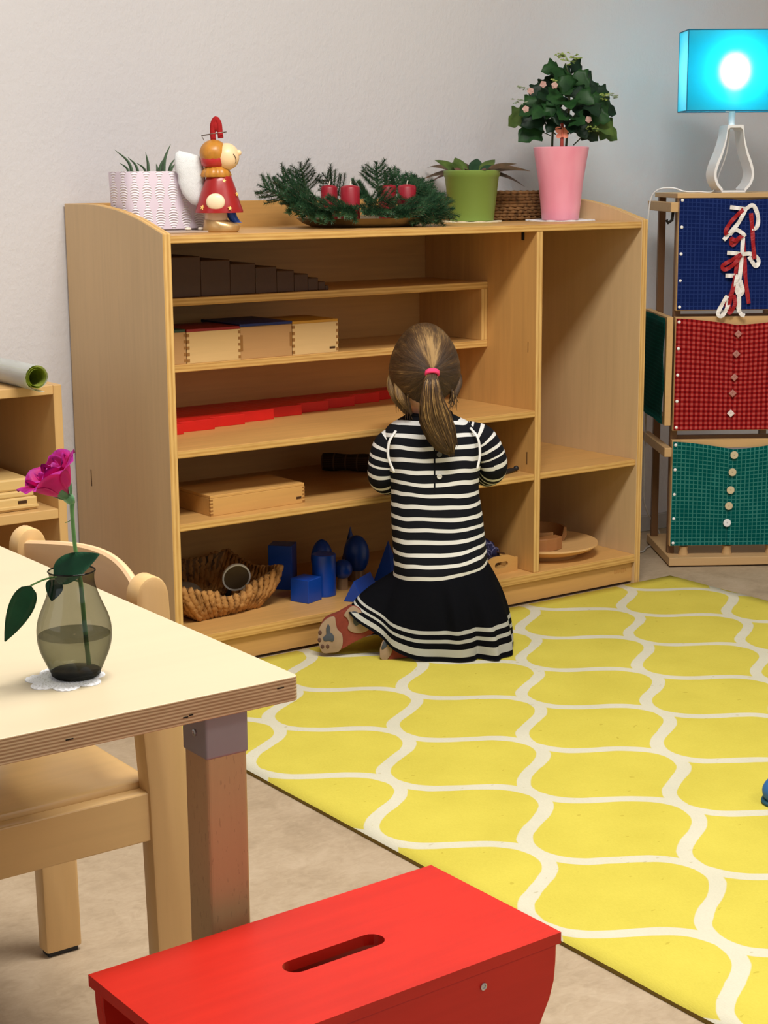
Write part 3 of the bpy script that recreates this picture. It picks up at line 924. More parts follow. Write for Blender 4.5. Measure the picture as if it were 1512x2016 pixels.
def mat_fir():
    t = NT('fir_needles'); co = t.coord()
    t.base(t.ramp(t.noise(co, 60, 3), [(.3, srgb(30, 62, 40)), (.55, srgb(50, 88, 56)), (.78, srgb(88, 122, 84))]), .55, .35)
    return t.m
M['fir'] = mat_fir()
M['twig'] = plain('fir_twig', srgb(92, 74, 48), .8)
def sprig_bm(L, seed):
    rnd = random.Random(seed)
    nb, tb = B(), B()
    stems = [([(0, 0, 0), (L * .5, 0, .004), (L, 0, .010)], 1.0)]
    k = 0
    s = .16
    while s < .82:
        side = 1 if k % 2 else -1
        l2 = L * (.60 - .40 * s) * rnd.uniform(.8, 1.15)
        p0 = Vector((L * s, 0, .004 * s * 2))
        a = R(rnd.uniform(38, 55)) * side
        d = Vector((math.cos(a), math.sin(a), rnd.uniform(-.1, .22)))
        stems.append(([p0, p0 + d * l2 * .5, p0 + d * l2 + Vector((.006, 0, .004))], .85))
        s += .052; k += 1
    for pts, sc_ in stems:
        sp = spline(pts, 5)
        tube(tb, sp, lerp_list([.0016 * sc_, .0007], len(sp)), 5)
        length = sum((b - a).length for a, b in zip(sp, sp[1:]))
        m = int(length / .0012)
        for q in range(m):
            tt = q / m * (len(sp) - 1); i = min(int(tt), len(sp) - 2)
            p = sp[i].lerp(sp[i + 1], tt - i); d = (sp[i + 1] - sp[i]).normalized()
            u = d.cross(Vector((0, 0, 1))).normalized(); w = u.cross(d)
            for sd in (1, -1):
                ph = rnd.gauss(.3, .6)
                o = (u * sd * math.cos(ph) + w * math.sin(ph) * 1.1).normalized()
                nd = (o * rnd.uniform(.8, 1) + d * rnd.uniform(.45, .8)).normalized()
                ln = rnd.uniform(.011, .016) * (1 if tt / (len(sp) - 1) < .9 else .8)
                sdv = nd.cross(d).normalized() * .0012
                wv = nd.cross(sdv).normalized() * .0006
                vs = [nb.verts.new(p + sdv), nb.verts.new(p - sdv), nb.verts.new(p + wv), nb.verts.new(p + nd * ln)]
                nb.faces.new((vs[0], vs[1], vs[3])); nb.faces.new((vs[1], vs[2], vs[3])); nb.faces.new((vs[2], vs[0], vs[3]))
    return nb, tb
protos = []
for i in range(3):
    nb, tb = sprig_bm(.13, 11 + i)
    me_n = bpy.data.meshes.new('needles'); nb.to_mesh(me_n); nb.free(); me_n.materials.append(M['fir'])
    me_t = bpy.data.meshes.new('twig'); tb.to_mesh(me_t); tb.free(); me_t.materials.append(M['twig'])
    protos.append((me_n, me_t))
def fx(px): return .344 + (px - 510) * .00129
def fz(py): return .945 + (405 - py) / 860
sprigs = [  # (root px, y, py) -> (tip px, y, py), label
    ((640, .20, 408), (512, .17, 409), 'fir sprig reaching furthest left past the brass plate rim'),
    ((650, .17, 416), (535, .11, 428), 'fir sprig drooping over the left front rim of the plate'),
    ((655, .22, 398), (560, .22, 392), 'fir sprig lying across the left part of the plate'),
    ((650, .26, 392), (592, .30, 352), 'fir sprig rising to the left behind the front candle'),
    ((650, .29, 395), (648, .31, 326), 'fir sprig standing upright behind the two left candles'),
    ((680, .14, 412), (590, .09, 420), 'fir sprig lying low in front of the left fir bunch'),
    ((720, .27, 400), (690, .29, 358), 'short fir sprig standing between the two candle pairs'),
    ((735, .16, 415), (678, .08, 430), 'fir sprig pointing left at the foot of the front candle'),
    ((760, .22, 402), (705, .20, 384), 'fir sprig lying between the front candle and the right pair'),
    ((770, .15, 410), (740, .05, 436), 'fir sprig drooping over the front rim in the middle'),
    ((780, .16, 410), (822, .06, 438), 'fir sprig drooping over the right front rim of the plate'),
    ((780, .22, 402), (884, .19, 402), 'fir sprig reaching furthest right towards the green pot'),
    ((785, .18, 408), (872, .12, 424), 'fir sprig hanging over the right rim of the plate'),
    ((790, .26, 395), (806, .30, 328), 'fir sprig standing upright behind the right candles'),
    ((800, .26, 392), (862, .28, 352), 'fir sprig leaning right behind the rightmost candle'),
    ((775, .19, 398), (842, .17, 378), 'fir sprig lying across the right part of the plate'),
    ((620, .20, 410), (540, .16, 400), 'fir sprig layered on top of the left fir bunch'),
    ((610, .25, 395), (560, .31, 372), 'fir sprig rising at the back left of the plate'),
    ((735, .13, 420), (800, .07, 426), 'fir sprig crossing in front of the right candle pair'),
    ((760, .12, 415), (850, .08, 420), 'fir sprig lying low along the right front of the plate'),
    ((800, .16, 402), (870, .20, 388), 'fir sprig spreading right above the plate rim'),
    ((700, .17, 408), (745, .12, 398), 'fir sprig leaning against the left candle of the pair'),
    ((800, .15, 412), (855, .15, 400), 'fir sprig in front of the rightmost candle'),
    ((830, .22, 398), (868, .24, 372), 'short fir sprig standing near the green pot'),
]
for i, (a, b_, lab) in enumerate(sprigs):
    P0 = Vector((fx(a[0]), a[1], max(fz(a[2]), ZT + .03))); P1 = Vector((fx(b_[0]), b_[1], max(fz(b_[2]), ZT + .012)))
    d = P1 - P0
    o = thing('fir_sprig', lab, 'fir sprig', P0, 0, 'fir sprigs on the brass plate')
    xq = d.normalized()
    up = Vector((-.42, -.62, .66))
    yq = up.cross(xq).normalized(); zq = xq.cross(yq)
    mt = Matrix((xq, yq, zq)).transposed()
    o.rotation_euler = mt.to_euler()
    k = max(.62, min(1.05, d.length / .13)); o.scale = (k, max(k, .85), max(k, .85))
    for me, nm in zip(protos[i % 3], ('needles', 'twig')):
        c = bpy.data.objects.new(nm, me); COL.objects.link(c); c.parent = o

# ------------------------------------------------------------------ leaf helper
def leaf_bm(bm, base, d, up, L, Wd, curl=.25, lobes=0, fold=.15, n=10, mi=0, tip=1.0):
    """one leaf blade starting at base, heading d, its upper face towards up"""
    d = Vector(d).normalized(); up = Vector(up); s = d.cross(up)
    if s.length < 1e-4: s = d.orthogonal()
    s.normalize(); u = s.cross(d).normalized()
    t = B(); rows = []
    for i in range(n + 1):
        q = i / n
        w = Wd * .5 * (math.sin(PI * min(1, q ** (.62 if tip >= 1 else .85)) ) ** .8)
        if lobes: w *= 1 + .28 * math.cos(q * PI * lobes) * (1 - q * .4)
        if q < .02 or q > .985: w = max(w, .0006)
        c = Vector(base) + d * (L * q) - u * (curl * L * q * q)
        rows.append([t.verts.new(c + s * (w * k) + u * (fold * w * abs(k))) for k in (-1, -.5, 0, .5, 1)])
    for a, b_ in zip(rows, rows[1:]):
        for k in range(4): t.faces.new((a[k], a[k + 1], b_[k + 1], b_[k])).smooth = True
    g = bmesh.ops.solidify(t, geom=t.faces[:], thickness=.0006)
    add(bm, t, None, mi)

def leaf_mat(name, c1, c2, rough=.45):
    t = NT(name); co = t.coord()
    t.base(t.ramp(t.noise(co, 40, 3), [(.3, c1), (.7, c2)]), rough, .4)
    return t.m

def doily(name, label, loc, r, mat, group=None, scal=18):
    o = thing(name, label, 'doily', loc, 0, group)
    bm = B()
    n = scal * 8
    rings = []
    for rr, z in ((.01, .0014), (r * .5, .0016), (r * .86, .0016), (r, .0012), (r, .0002)):
        rings.append([(rr * (1 + (.045 * abs(math.sin(scal * PI * k / n)) if rr > r * .8 else 0)) * math.cos(2 * PI * k / n), rr * (1 + (.045 * abs(math.sin(scal * PI * k / n)) if rr > r * .8 else 0)) * math.sin(2 * PI * k / n),
                       z + (.0012 * math.sin(9 * 2 * PI * k / n) + .0012 if rr > r * .8 and z > .0005 else 0)) for k in range(n)])
    loft(bm, rings, True)
    link('lace_disc', bm, mat, o, 60)
    return o

# ------------------------------------------------------------------ green pot
doily('lace_doily', 'cream scalloped doily under the green flower pot', (1.005, .292, ZT), .071, M['cream_lace'], 'doilies under the flower pots')
gp = thing('potted_plant', 'green flower pot with a low brownish-leaved plant', 'plant', (1.005, .292, ZT + .002))
def pot(parent, prof, mat):
    bm = B(); lathe(bm, prof, 48, None, 0, True, False); return link('flower_pot', bm, mat, parent, 50)
pot(gp, [(.050, 0), (.0535, .002), (.0655, .105), (.0685, .108), (.0690, .120), (.067, .1215), (.0645, .120), (.062, .10), (.001, .098)], plain('olive_green_plastic', srgb(122, 148, 68), .4, .4, 0, .04, 8))
bm = B(); lathe(bm, [(.0622, .097), (.0622, .102), (.001, .106)], 32, None, 0, True, False); link('soil', bm, M['soil'], gp)
gm = [leaf_mat('brownish_leaf', srgb(98, 82, 56), srgb(138, 106, 78)), leaf_mat('olive_leaf', srgb(84, 110, 52), srgb(120, 146, 70)), leaf_mat('rose_leaf', srgb(126, 86, 70), srgb(158, 112, 94)), leaf_mat('deep_leaf', srgb(40, 78, 52), srgb(58, 100, 62))]
for a, el, L, Wd, cu, mi in ((150, 28, .085, .026, .55, 0), (175, 10, .070, .022, .6, 0), (195, 35, .060, .030, .3, 1), (215, 50, .050, .03, .2, 1), (235, 30, .045, .026, .35, 2), (262, 40, .046, .030, .5, 2),
                             (285, 35, .050, .028, .5, 2), (305, 45, .045, .026, .4, 3), (325, 30, .066, .022, .5, 0), (345, 20, .082, .022, .6, 0), (10, 30, .070, .024, .6, 2), (40, 45, .06, .028, .4, 1), (75, 50, .055, .03, .3, 3), (110, 40, .07, .028, .5, 0), (130, 55, .05, .03, .2, 1), (0, 5, .075, .02, .75, 0), (160, 5, .08, .02, .75, 2)):
    a2 = R(a) + VIEW
    bm = B(); leaf_bm(bm, (.030 * math.cos(a2), .030 * math.sin(a2), .108), (math.cos(a2) * math.cos(R(el)), math.sin(a2) * math.cos(R(el)), math.sin(R(el)) + .34), (-.28, -.42, .86), L * (.8 if 200 < a < 310 else 1.12), Wd * 1.15, cu * 1.25, 0, .15, 10, 0, .5)
    link('plant_leaf', bm, gm[mi], gp, 180)

# ------------------------------------------------------------------ low woven basket behind the pots
wbk = thing('woven_basket', 'low dark brown woven basket half hidden behind the pink pot', 'basket', (1.195, .362, ZT))
M['seagrass'] = mat_wicker('dark_seagrass', srgb(128, 92, 56), srgb(58, 38, 22), 70)
bm = B()
for lev in range(9):
    z = .006 + lev * .0078
    k_ = 1 + .06 * math.sin(PI * lev / 8)
    n = 90
    pts = [((.098 * k_ + .0018 * math.sin(a * 30 + lev * PI)) * math.cos(a), (.064 * k_ + .0018 * math.sin(a * 30 + lev * PI)) * math.sin(a), z) for a in [2 * PI * k / n for k in range(n + 1)]]
    tube(bm, pts, [.0046 + .0010 * math.sin(k * 2.1 + lev) for k in range(n + 1)], 6)
link('woven_coil', bm, M['seagrass'], wbk, 180)
bm = B(); loft(bm, [[(.094 * math.cos(2 * PI * k / 40), .060 * math.sin(2 * PI * k / 40), z) for k in range(40)] for z in (.002, .05)], True); link('basket_filling', bm, M['hyacinth_in'], wbk)

# ------------------------------------------------------------------ pink pot with the leafy plant
doily('lace_doily', 'white scalloped doily under the pink flower pot', (1.213, .203, ZT), .083, M['lace'], 'doilies under the flower pots')
pp = thing('potted_plant', 'tall pink pot with a bushy leafy plant bearing pale blossoms', 'plant', (1.213, .203, ZT + .002))
def mat_pink():
    t = NT('pink_marbled_plastic'); co = t.coord()
    n = t.noise(t.mapping(co, (1, 1, .4)), 16, 2)
    t.base(t.ramp(n, [(.3, srgb(232, 142, 162)), (.7, srgb(246, 172, 188))]), .3, .4)
    return t.m
pot(pp, [(.043, 0), (.0455, .002), (.0485, .03), (.0545, .09), (.0640, .150), (.0672, .168), (.0680, .1745), (.066, .176), (.0630, .174), (.058, .15), (.001, .146)], mat_pink())
bm = B(); lathe(bm, [(.0585, .145), (.0590, .151), (.001, .155)], 32, None, 0, True, False); link('soil', bm, M['soil'], pp)
lm = [leaf_mat('ivy_green_leaf', srgb(34, 74, 40), srgb(56, 104, 52)), leaf_mat('dark_ivy_leaf', srgb(24, 50, 36), srgb(40, 74, 48)), leaf_mat('yellow_green_leaf', srgb(84, 112, 52), srgb(112, 140, 70))]
M['stem'] = plain('green_stem', srgb(86, 96, 60), .6)
def pl_pt(px, py, dy):   # view-plane offsets of the plant, metres: right, up
    x = (px - 1106) / 803; z = (300 - py) / 787 + .170
    return Vector((x * ca - dy * sa, x * sa + dy * ca, z))
big = [(1120, 160, .0, 40, 0), (1085, 150, -.01, 34, 0), (1135, 145, .02, 30, 1), (1150, 185, -.01, 52, 1), (1165, 200, .02, 48, 0), (1160, 175, .04, 40, 1), (1090, 205, -.05, 40, 0), (1060, 195, .0, 38, 1), (1045, 220, -.02, 44, 0), (1050, 245, -.03, 44, 1), (1020, 240, .01, 40, 2), (1045, 265, -.01, 48, 0),
       (1080, 225, -.06, 34, 0), (1105, 235, -.07, 40, 0), (1130, 225, -.05, 36, 1), (1130, 195, -.04, 34, 1), (1110, 180, -.04, 38, 0), (1095, 170, .03, 36, 1), (1075, 185, .03, 36, 1), (1150, 235, -.02, 42, 1), (1175, 215, -.02, 44, 0), (1195, 225, .0, 36, 1), (1180, 255, -.03, 50, 2), (1195, 265, .0, 46, 2), (1165, 250, .01, 44, 1), (1140, 260, -.04, 40, 1), (1120, 255, -.05, 34, 1), (1085, 255, -.04, 30, 1),
       (1100, 210, .05, 46, 1), (1130, 215, .06, 46, 1), (1070, 240, .05, 44, 1), (1150, 220, .06, 44, 1), (1110, 240, .03, 44, 1), (1125, 180, .06, 42, 0), (1090, 190, .06, 40, 0), (1070, 215, -.04, 36, 0), (1055, 205, .04, 36, 0), (1160, 270, -.02, 34, 1),
       (1100, 160, -.02, 34, 0), (1140, 170, -.03, 36, 0), (1175, 240, -.05, 36, 0), (1115, 215, -.08, 34, 0), (1095, 240, -.07, 32, 1), (1145, 205, -.06, 36, 0), (1070, 200, -.05, 34, 1), (1060, 230, -.06, 36, 0), (1160, 225, -.07, 36, 1), (1110, 195, -.07, 30, 0), (1130, 245, -.07, 34, 0), (1185, 195, .0, 30, 1)]
rp = random.Random(5)
for px, py, dy, sz_, mi in big:
    p = pl_pt(px, py, dy)
    cz = Vector((0, 0, .20))
    o_ = (p - cz); o_.z *= .4
    d = Vector((o_.x + rp.uniform(-.02, .02), o_.y + rp.uniform(-.02, .02), -.02 + rp.uniform(-.05, .02))).normalized()
    facing = Vector((-.55, -.85, .55)) + Vector((rp.uniform(-.4, .4), rp.uniform(-.3, .3), rp.uniform(-.3, .3)))
    L = sz_ / 803 * 1.12
    bm = B(); leaf_bm(bm, p - d * L * .45, d, facing, L, L * .98, .22, 5, .18, 12)
    link('plant_leaf', bm, lm[mi], pp, 180)
for a, b_, r_ in (((1088, 292), (1085, 190), .003), ((1115, 292), (1120, 170), .003), ((1095, 260), (1050, 240), .0016), ((1110, 265), (1170, 240), .0016), ((1090, 230), (1060, 205), .0016), ((1118, 220), (1150, 190), .0016), ((1120, 180), (1112, 140), .0018), ((1130, 280), (1165, 262), .0016), ((1085, 262), (1050, 268), .0014)):
    bm = B(); p0, p1 = pl_pt(a[0], a[1] + 12, 0), pl_pt(b_[0], b_[1], 0)
    tube(bm, spline([p0, (p0 + p1) / 2 + Vector((.004, 0, .004)), p1], 4), r_, 6); link('stem', bm, M['stem'], pp, 180)
M['floret'] = leaf_mat('yellow_green_floret', srgb(150, 172, 84), srgb(190, 206, 120))
M['pale_floret'] = leaf_mat('pale_grey_floret', srgb(150, 166, 136), srgb(196, 206, 176))
M['blossom'] = leaf_mat('pale_pink_blossom', srgb(220, 176, 166), srgb(244, 212, 202))
def cluster(px, py, n, rx, rz, mat, dy=-.03, s=.006):
    bm = B()
    for k in range(n):
        p = pl_pt(px, py, dy) + Vector((rp.gauss(0, rx), rp.gauss(0, rx * .6), rp.gauss(0, rz)))
        for q in range(3):
            a = rp.uniform(0, 2 * PI)
            leaf_bm(bm, p, (math.cos(a), math.sin(a), rp.uniform(-.2, .6)), (-.4, -.7, .6), s, s * .8, .3, 0, .1, 4)
    link('flower_cluster', bm, mat, pp, 180)
cluster(1100, 128, 16, .007, .005, M['floret']); cluster(1118, 132, 16, .008, .005, M['floret']); cluster(1130, 134, 8, .006, .004, M['floret']); cluster(1190, 203, 16, .010, .005, M['floret']); cluster(1208, 202, 8, .010, .002, M['pale_floret'])
cluster(1020, 212, 9, .010, .004, M['pale_floret']); cluster(1030, 185, 7, .010, .003, M['pale_floret']); cluster(1160, 262, 10, .010, .006, M['floret'], -.06); cluster(1085, 178, 7, .006, .005, M['floret'], -.05)
for px, py in ((1064, 181), (1040, 193), (1031, 226), (1152, 246), (1086, 183)):
    bm = B()
    p = pl_pt(px, py, -.068)
    for k in range(5):
        a = R(72 * k) + px
        leaf_bm(bm, p, (math.cos(a) * ca, math.cos(a) * sa - .25, math.sin(a)), (-.5, -.8, .3), .0085, .0105, .1, 0, .1, 6, 0, .5)
    link('blossom', bm, M['blossom'], pp, 180)
bpk = thing('butterfly_pick', 'coral butterfly on a red stick stuck in the pink pot', 'decoration', pl_pt(1104, 300, -.045) + Vector((1.213, .203, ZT + .002)), VIEW)
bm = B()
for s_ in (1, -1):
    for cx_, cz_, rx_, rz_, an in ((.0085, .045, .0095, .0075, 35), (.0075, .032, .0075, .0062, -25)):
        pts = [(rx_ * math.cos(R(20 * k)), rz_ * math.sin(R(20 * k))) for k in range(18)]
        pts = [(s_ * (cx_ + x * math.cos(R(an)) - z * math.sin(R(an))), cz_ + x * math.sin(R(an)) + z * math.cos(R(an))) for x, z in pts]
        prism(bm, pts, -.0008 + .0004 * an / 35, .0010 + .0004 * an / 35, 'Y')
link('butterfly_wings', bm, plain('coral_wood', srgb(240, 150, 126), .5, .3, 0, .12, 90), bpk)
bm = B(); tube(bm, [(0, -.0016, .028), (0, -.002, .040), (0, -.0016, .052)], [.0018, .0022, .0012], 8); link('butterfly_body', bm, plain('coral_body', srgb(226, 120, 96), .5), bpk, 60)
bm = B(); tube(bm, [(0, .0065, -.016), (0, .0065, .060)], [.0042, .0042], 10); ball(bm, (0, .0065, .060), .0045); link('pick_stick', bm, plain('red_stick_paint', srgb(170, 62, 50), .5), bpk, 60)

# ================================================================== dressing-frame rack with the lamp
RK = thing('frame_rack', 'wooden rack of dressing frames standing to the right of the shelf', 'rack', (1.492, .074, 0), R(-33.3))
RW = .322
M['rack_wood'] = wood('rack_beech', srgb(196, 160, 112), 'X', .1, .5)
M['rack_dark'] = wood('rack_dark_post', srgb(120, 86, 56), 'Z', .12, .5)
bm = B(); box(bm, 0, RW, 0, .30, .004, .026, .0015); link('base_board', bm, M['rack_wood'], RK)
bm = B(); box(bm, -.0, RW, .02, .30, .946, .958, .0015); link('top_board', bm, M['rack_wood'], RK)
for u, v_ in ((.006, .055), (RW - .024, .055), (.006, .265), (RW - .024, .265)):
    bm = B(); box(bm, u, u + .018, v_, v_ + .018, .026, .946, .001); link('post', bm, M['rack_dark'], RK)
for z in (.292, .912):
    bm = B(); box(bm, -.020, -.001, .0, .29, z, z + .024, .0015); link('side_rail', bm, M['rack_wood'], RK)
for z in (.337, .651):
    bm = B(); box(bm, .024, RW - .024, .057, .072, z - .012, z + .002, .001); link('cross_bar', bm, M['rack_dark'], RK)
for u in (.045, .16, .275):
    bm = B(); lathe(bm, [(.013, .026), (.011, .04), (.013, .049)], 16, Matrix.Translation((u, .040, 0))); link('peg', bm, M['rack_wood'], RK, 60)
bm = B(); tube(bm, [(-.010, .02, .912), (-.012, .02, .892), (-.022, .02, .885), (-.026, .02, .893)], .004, 8); link('hook', bm, M['dark'], RK, 60)

def mat_check(name, base_c, dark_c, light_c, per, mode):
    t = NT(name); u = t.n('ShaderNodeUVMap').outputs[0]; xyz = t.sep(u)
    wob = t.noise(u, 60, 2)
    fx_ = t.math('FRACT', t.math('MULTIPLY', xyz[0], 1 / per)); fy_ = t.math('FRACT', t.math('MULTIPLY', xyz[1], 1 / per))
    if mode == 'gingham':
        a = t.math('LESS_THAN', fx_, .5); b_ = t.math('LESS_THAN', fy_, .5)
        s_ = t.math('MULTIPLY', t.math('ADD', a, b_), .5)
        col = t.ramp(s_, [(0, light_c), (.5, base_c), (1, dark_c)])
    else:
        a = t.math('MAXIMUM', t.math('LESS_THAN', fx_, .22), t.math('LESS_THAN', fy_, .22))
        col = t.mix(a, base_c, light_c)
    col = t.mix(t.math('MULTIPLY', wob, .35), col, dark_c)
    t.base(col, .9, .1)
    t.bump(t.noise(u, 400, 2), .15, .001)
    return t.m
FAB = {'blue': mat_check('blue_checked_cotton', srgb(28, 50, 122), srgb(16, 30, 84), srgb(54, 78, 152), .0105, 'grid'),
       'red': mat_check('red_gingham_cotton', srgb(200, 46, 46), srgb(136, 18, 26), srgb(236, 112, 104), .0124, 'gingham'),
       'teal': mat_check('teal_checked_cotton', srgb(8, 112, 108), srgb(4, 84, 82), srgb(84, 172, 162), .0112, 'grid')}
M['frame_wood'] = wood('frame_beech', srgb(206, 166, 112), 'X', .1, .5)
M['tack'] = plain('white_tack', srgb(244, 244, 244), .3, .6)
def fabric_flap(bm, u0, u1, z0, z1, y0, sagl, sagr, seed, bulge=.006):
    t = B(); uvl = t.loops.layers.uv.new('UVMap')
    nx_, nz_ = 16, 20
    g = []
    for j in range(nz_ + 1):
        row = []
        for i in range(nx_ + 1):
            s, q = i / nx_, j / nz_
            top = z1 - (sagl + (sagr - sagl) * (s ** 1.5))
            x = u0 + (u1 - u0) * s
            z = z0 + (top - z0) * q
            y = y0 - .0035 - bulge * math.sin(PI * s) * .35 - .0022 * (1 + noise.noise(Vector((s * 2.2 + seed, q * 2.2, 0))))
            row.append((t.verts.new((x, y, z)), (x, z0 + (z1 - z0) * q)))
        g.append(row)
    for j in range(nz_):
        for i in range(nx_):
            q = (g[j][i], g[j][i + 1], g[j + 1][i + 1], g[j + 1][i])
            f = t.faces.new([a[0] for a in q]); f.smooth = True
            for lp, a in zip(f.loops, q): lp[uvl].uv = a[1]
    bmesh.ops.solidify(t, geom=t.faces[:], thickness=.0012)
    add(bm, t)
def dressing_frame(name, label, z0, z1, fab, sag, closure, loc=(0, 0, 0)):
    fr_ = thing(name, label, 'dressing frame', (0, 0, 0), R(-33.3), 'dressing frames in the rack')
    o = Vector((1.492, .074, 0)); a = R(-33.3)
    fr_.location = o + Vector((loc[0] * math.cos(a) - loc[1] * math.sin(a), loc[0] * math.sin(a) + loc[1] * math.cos(a), z0))
    H, FW = z1 - z0, .316
    bw = .022
    for nm, (x0, x1, za, zb_) in (('frame_side', (0, bw, 0, H)), ('frame_side', (FW - bw, FW, 0, H)), ('frame_rail', (bw, FW - bw, H - bw, H)), ('frame_rail', (bw, FW - bw, 0, bw))):
        bm = B(); box(bm, x0, x1, .002, .020, za, zb_, .001); link(nm, bm, M['frame_wood'], fr_)
    mid = FW * .487
    bm = B(); fabric_flap(bm, .001, mid + .004, .003, H - .001, .0, .002, sag, z0 * 10, .006); link('fabric_flap', bm, FAB[fab], fr_)
    bm = B(); fabric_flap(bm, mid - .004, FW - .001, .003, H - .001, -.0022, sag, .002, z0 * 10 + 5, .006); link('fabric_flap', bm, FAB[fab], fr_)
    for x in (.008, FW - .008):
        for k in range(5):
            bm = B(); ball(bm, (x, -.0062, .010 + (H - .022) * k / 4), .0042, .0022, .0042, 12); link('tack', bm, M['tack'], fr_, 180)
    return fr_, mid, H
# teal frame, round buttons
fr_, mid, H = dressing_frame('dressing_frame', 'teal checked dressing frame with five round buttons, lowest in the rack', .050, .331, 'teal', .024, None, (.006, .03))
bc = plain('cream_button', srgb(206, 190, 156), .35, .4, 0, .06)
for k, z in enumerate((.242, .197, .150, .108, .063)):
    u = mid + (.006 - .0032 * k)
    bm = B(); lathe(bm, [(.0098, 0), (.0104, .0012), (.0098, .0026), (.0078, .0030), (.001, .0022)], 28, Matrix.Translation((u, -.012, z)) @ Matrix.Rotation(R(90), 4, 'X') , 0, True, False)
    link('button', bm, M['white'] if k == 4 else bc, fr_, 50)
# red frame, square-set diamond buttons
fr_, mid, H = dressing_frame('dressing_frame', 'red gingham dressing frame with five buttons, second from below in the rack', .355, .648, 'red', .020, None, (.006, .03))
bd = plain('dull_pink_button', srgb(176, 116, 108), .35, .5, 0, .06)
for k, z in enumerate((.250, .199, .139, .098, .046)):
    u = mid + (.005 - .003 * k)
    bm = B(); lathe(bm, [(.0100, 0), (.0100, .003), (.006, .0038), (.001, .003)], 4, Matrix.Translation((u, -.012, z)) @ Matrix.Rotation(R(90), 4, 'X'), 0, True, False)
    link('button', bm, bd if k < 4 else plain('pearly_button', srgb(238, 222, 220), .25, .6), fr_)
# blue frame, bows
fr_, mid, H = dressing_frame('dressing_frame', 'dark blue checked dressing frame tied with red and white bows, topmost in the rack', .664, .953, 'blue', .012, None, (.006, .03))
def mat_ribbon(name, c): return plain(name, c, .5, .3, 0, .1, 80)
RB = (mat_ribbon('red_ribbon', srgb(158, 24, 32)), mat_ribbon('white_ribbon', srgb(238, 234, 232)))
def ribbon(pts, w, mat):
    bm = B(); sp = spline(pts, 6)
    rings = []
    for i, q in enumerate(sp):
        d = (sp[min(i + 1, len(sp) - 1)] - sp[max(i - 1, 0)]).normalized()
        s_ = Vector((d.z, 0, -d.x))
        s_ = (s_.normalized() if s_.length > .05 else Vector((1, 0, 0))) * w + Vector((0, .0016 * math.sin(i * .9), 0))
        e_ = Vector((0, .0004, 0))
        rings.append([q - s_ - e_, q + s_ - e_, q + s_ + e_, q - s_ + e_])
    loft(bm, rings, True)
    link('ribbon', bm, mat, fr_)
m_ = mid
def rz(px, py):   # blue-frame ribbon points from the front view, metres in the frame
    return ((px - 1334) * .00120 + .005, (612 - py) * .00127)
RIB = [(1, [(1436, 408), (1452, 410), (1468, 412)]), (1, [(1468, 412), (1484, 405), (1496, 428), (1494, 448), (1484, 450)]), (1, [(1468, 412), (1455, 438), (1436, 460), (1424, 472)]),
       (0, [(1464, 412), (1450, 425), (1436, 440), (1427, 455), (1430, 462)]), (0, [(1480, 420), (1484, 450), (1486, 480), (1490, 510)]),
       (1, [(1438, 462), (1448, 452), (1462, 458), (1470, 466)]), (0, [(1466, 462), (1450, 472), (1440, 470), (1444, 482), (1458, 470)]),
       (1, [(1432, 497), (1446, 498), (1464, 500)]), (1, [(1464, 500), (1484, 500), (1500, 512), (1494, 524), (1478, 505)]), (0, [(1462, 500), (1442, 512), (1424, 522), (1428, 530), (1446, 520), (1462, 502)]),
       (0, [(1464, 458), (1470, 500), (1474, 550), (1482, 598)]), (1, [(1466, 462), (1464, 510), (1460, 560), (1462, 615)]), (0, [(1456, 500), (1450, 550), (1442, 590), (1440, 612)]),
       (1, [(1430, 542), (1440, 542), (1454, 542)]), (1, [(1456, 540), (1452, 560), (1460, 580), (1468, 574), (1462, 552)]), (1, [(1436, 582), (1426, 600), (1418, 618), (1426, 622), (1436, 606), (1440, 590)]), (0, [(1446, 575), (1436, 598), (1442, 616), (1452, 600), (1450, 580)]), (1, [(1458, 600), (1466, 618), (1474, 622)])]
for k, (c_, pts) in enumerate(RIB):
    ribbon([(rz(*p)[0], -.013 - .0012 * (k % 5) - .003 * math.sin(i * 1.4 + k), rz(*p)[1]) for i, p in enumerate(pts)], .0050, RB[c_])
# green frame standing in the rack's left side
o = Vector((1.492, .074, 0)); a = R(-33.3)
sf = thing('dressing_frame', 'dark green dressing frame seen edge-on behind the red one', 'dressing frame', o + Vector((-.010 * math.cos(a) - .010 * math.sin(a) * 1, -.010 * math.sin(a) + .010 * math.cos(a), .372)), R(56.7), 'dressing frames in the rack')
for nm, (x0, x1, za, zb_) in (('frame_side', (0, .022, 0, .278)), ('frame_side', (.258, .28, 0, .278)), ('frame_rail', (.022, .258, .256, .278)), ('frame_rail', (.022, .258, 0, .022))):
    bm = B(); box(bm, x0, x1, -.006, .010, za, zb_, .001); link(nm, bm, M['frame_wood'], sf)
FAB['green'] = mat_check('dark_green_cotton', srgb(8, 76, 66), srgb(4, 52, 48), srgb(24, 96, 84), .0105, 'grid')
bm = B()
t = B(); uvl = t.loops.layers.uv.new('UVMap')
vs = [[t.verts.new((.004 + .272 * i / 12, .015 + .002 * math.sin(i * .9 + j), .003 + .272 * j / 12)) for i in range(13)] for j in range(13)]
for j in range(12):
    for i in range(12):
        f = t.faces.new((vs[j][i], vs[j][i + 1], vs[j + 1][i + 1], vs[j + 1][i])); f.smooth = True
        for lp in f.loops: lp[uvl].uv = (lp.vert.co.x, lp.vert.co.z)
bmesh.ops.solidify(t, geom=t.faces[:], thickness=.0012); add(bm, t)
link('fabric_flap', bm, FAB['green'], sf)

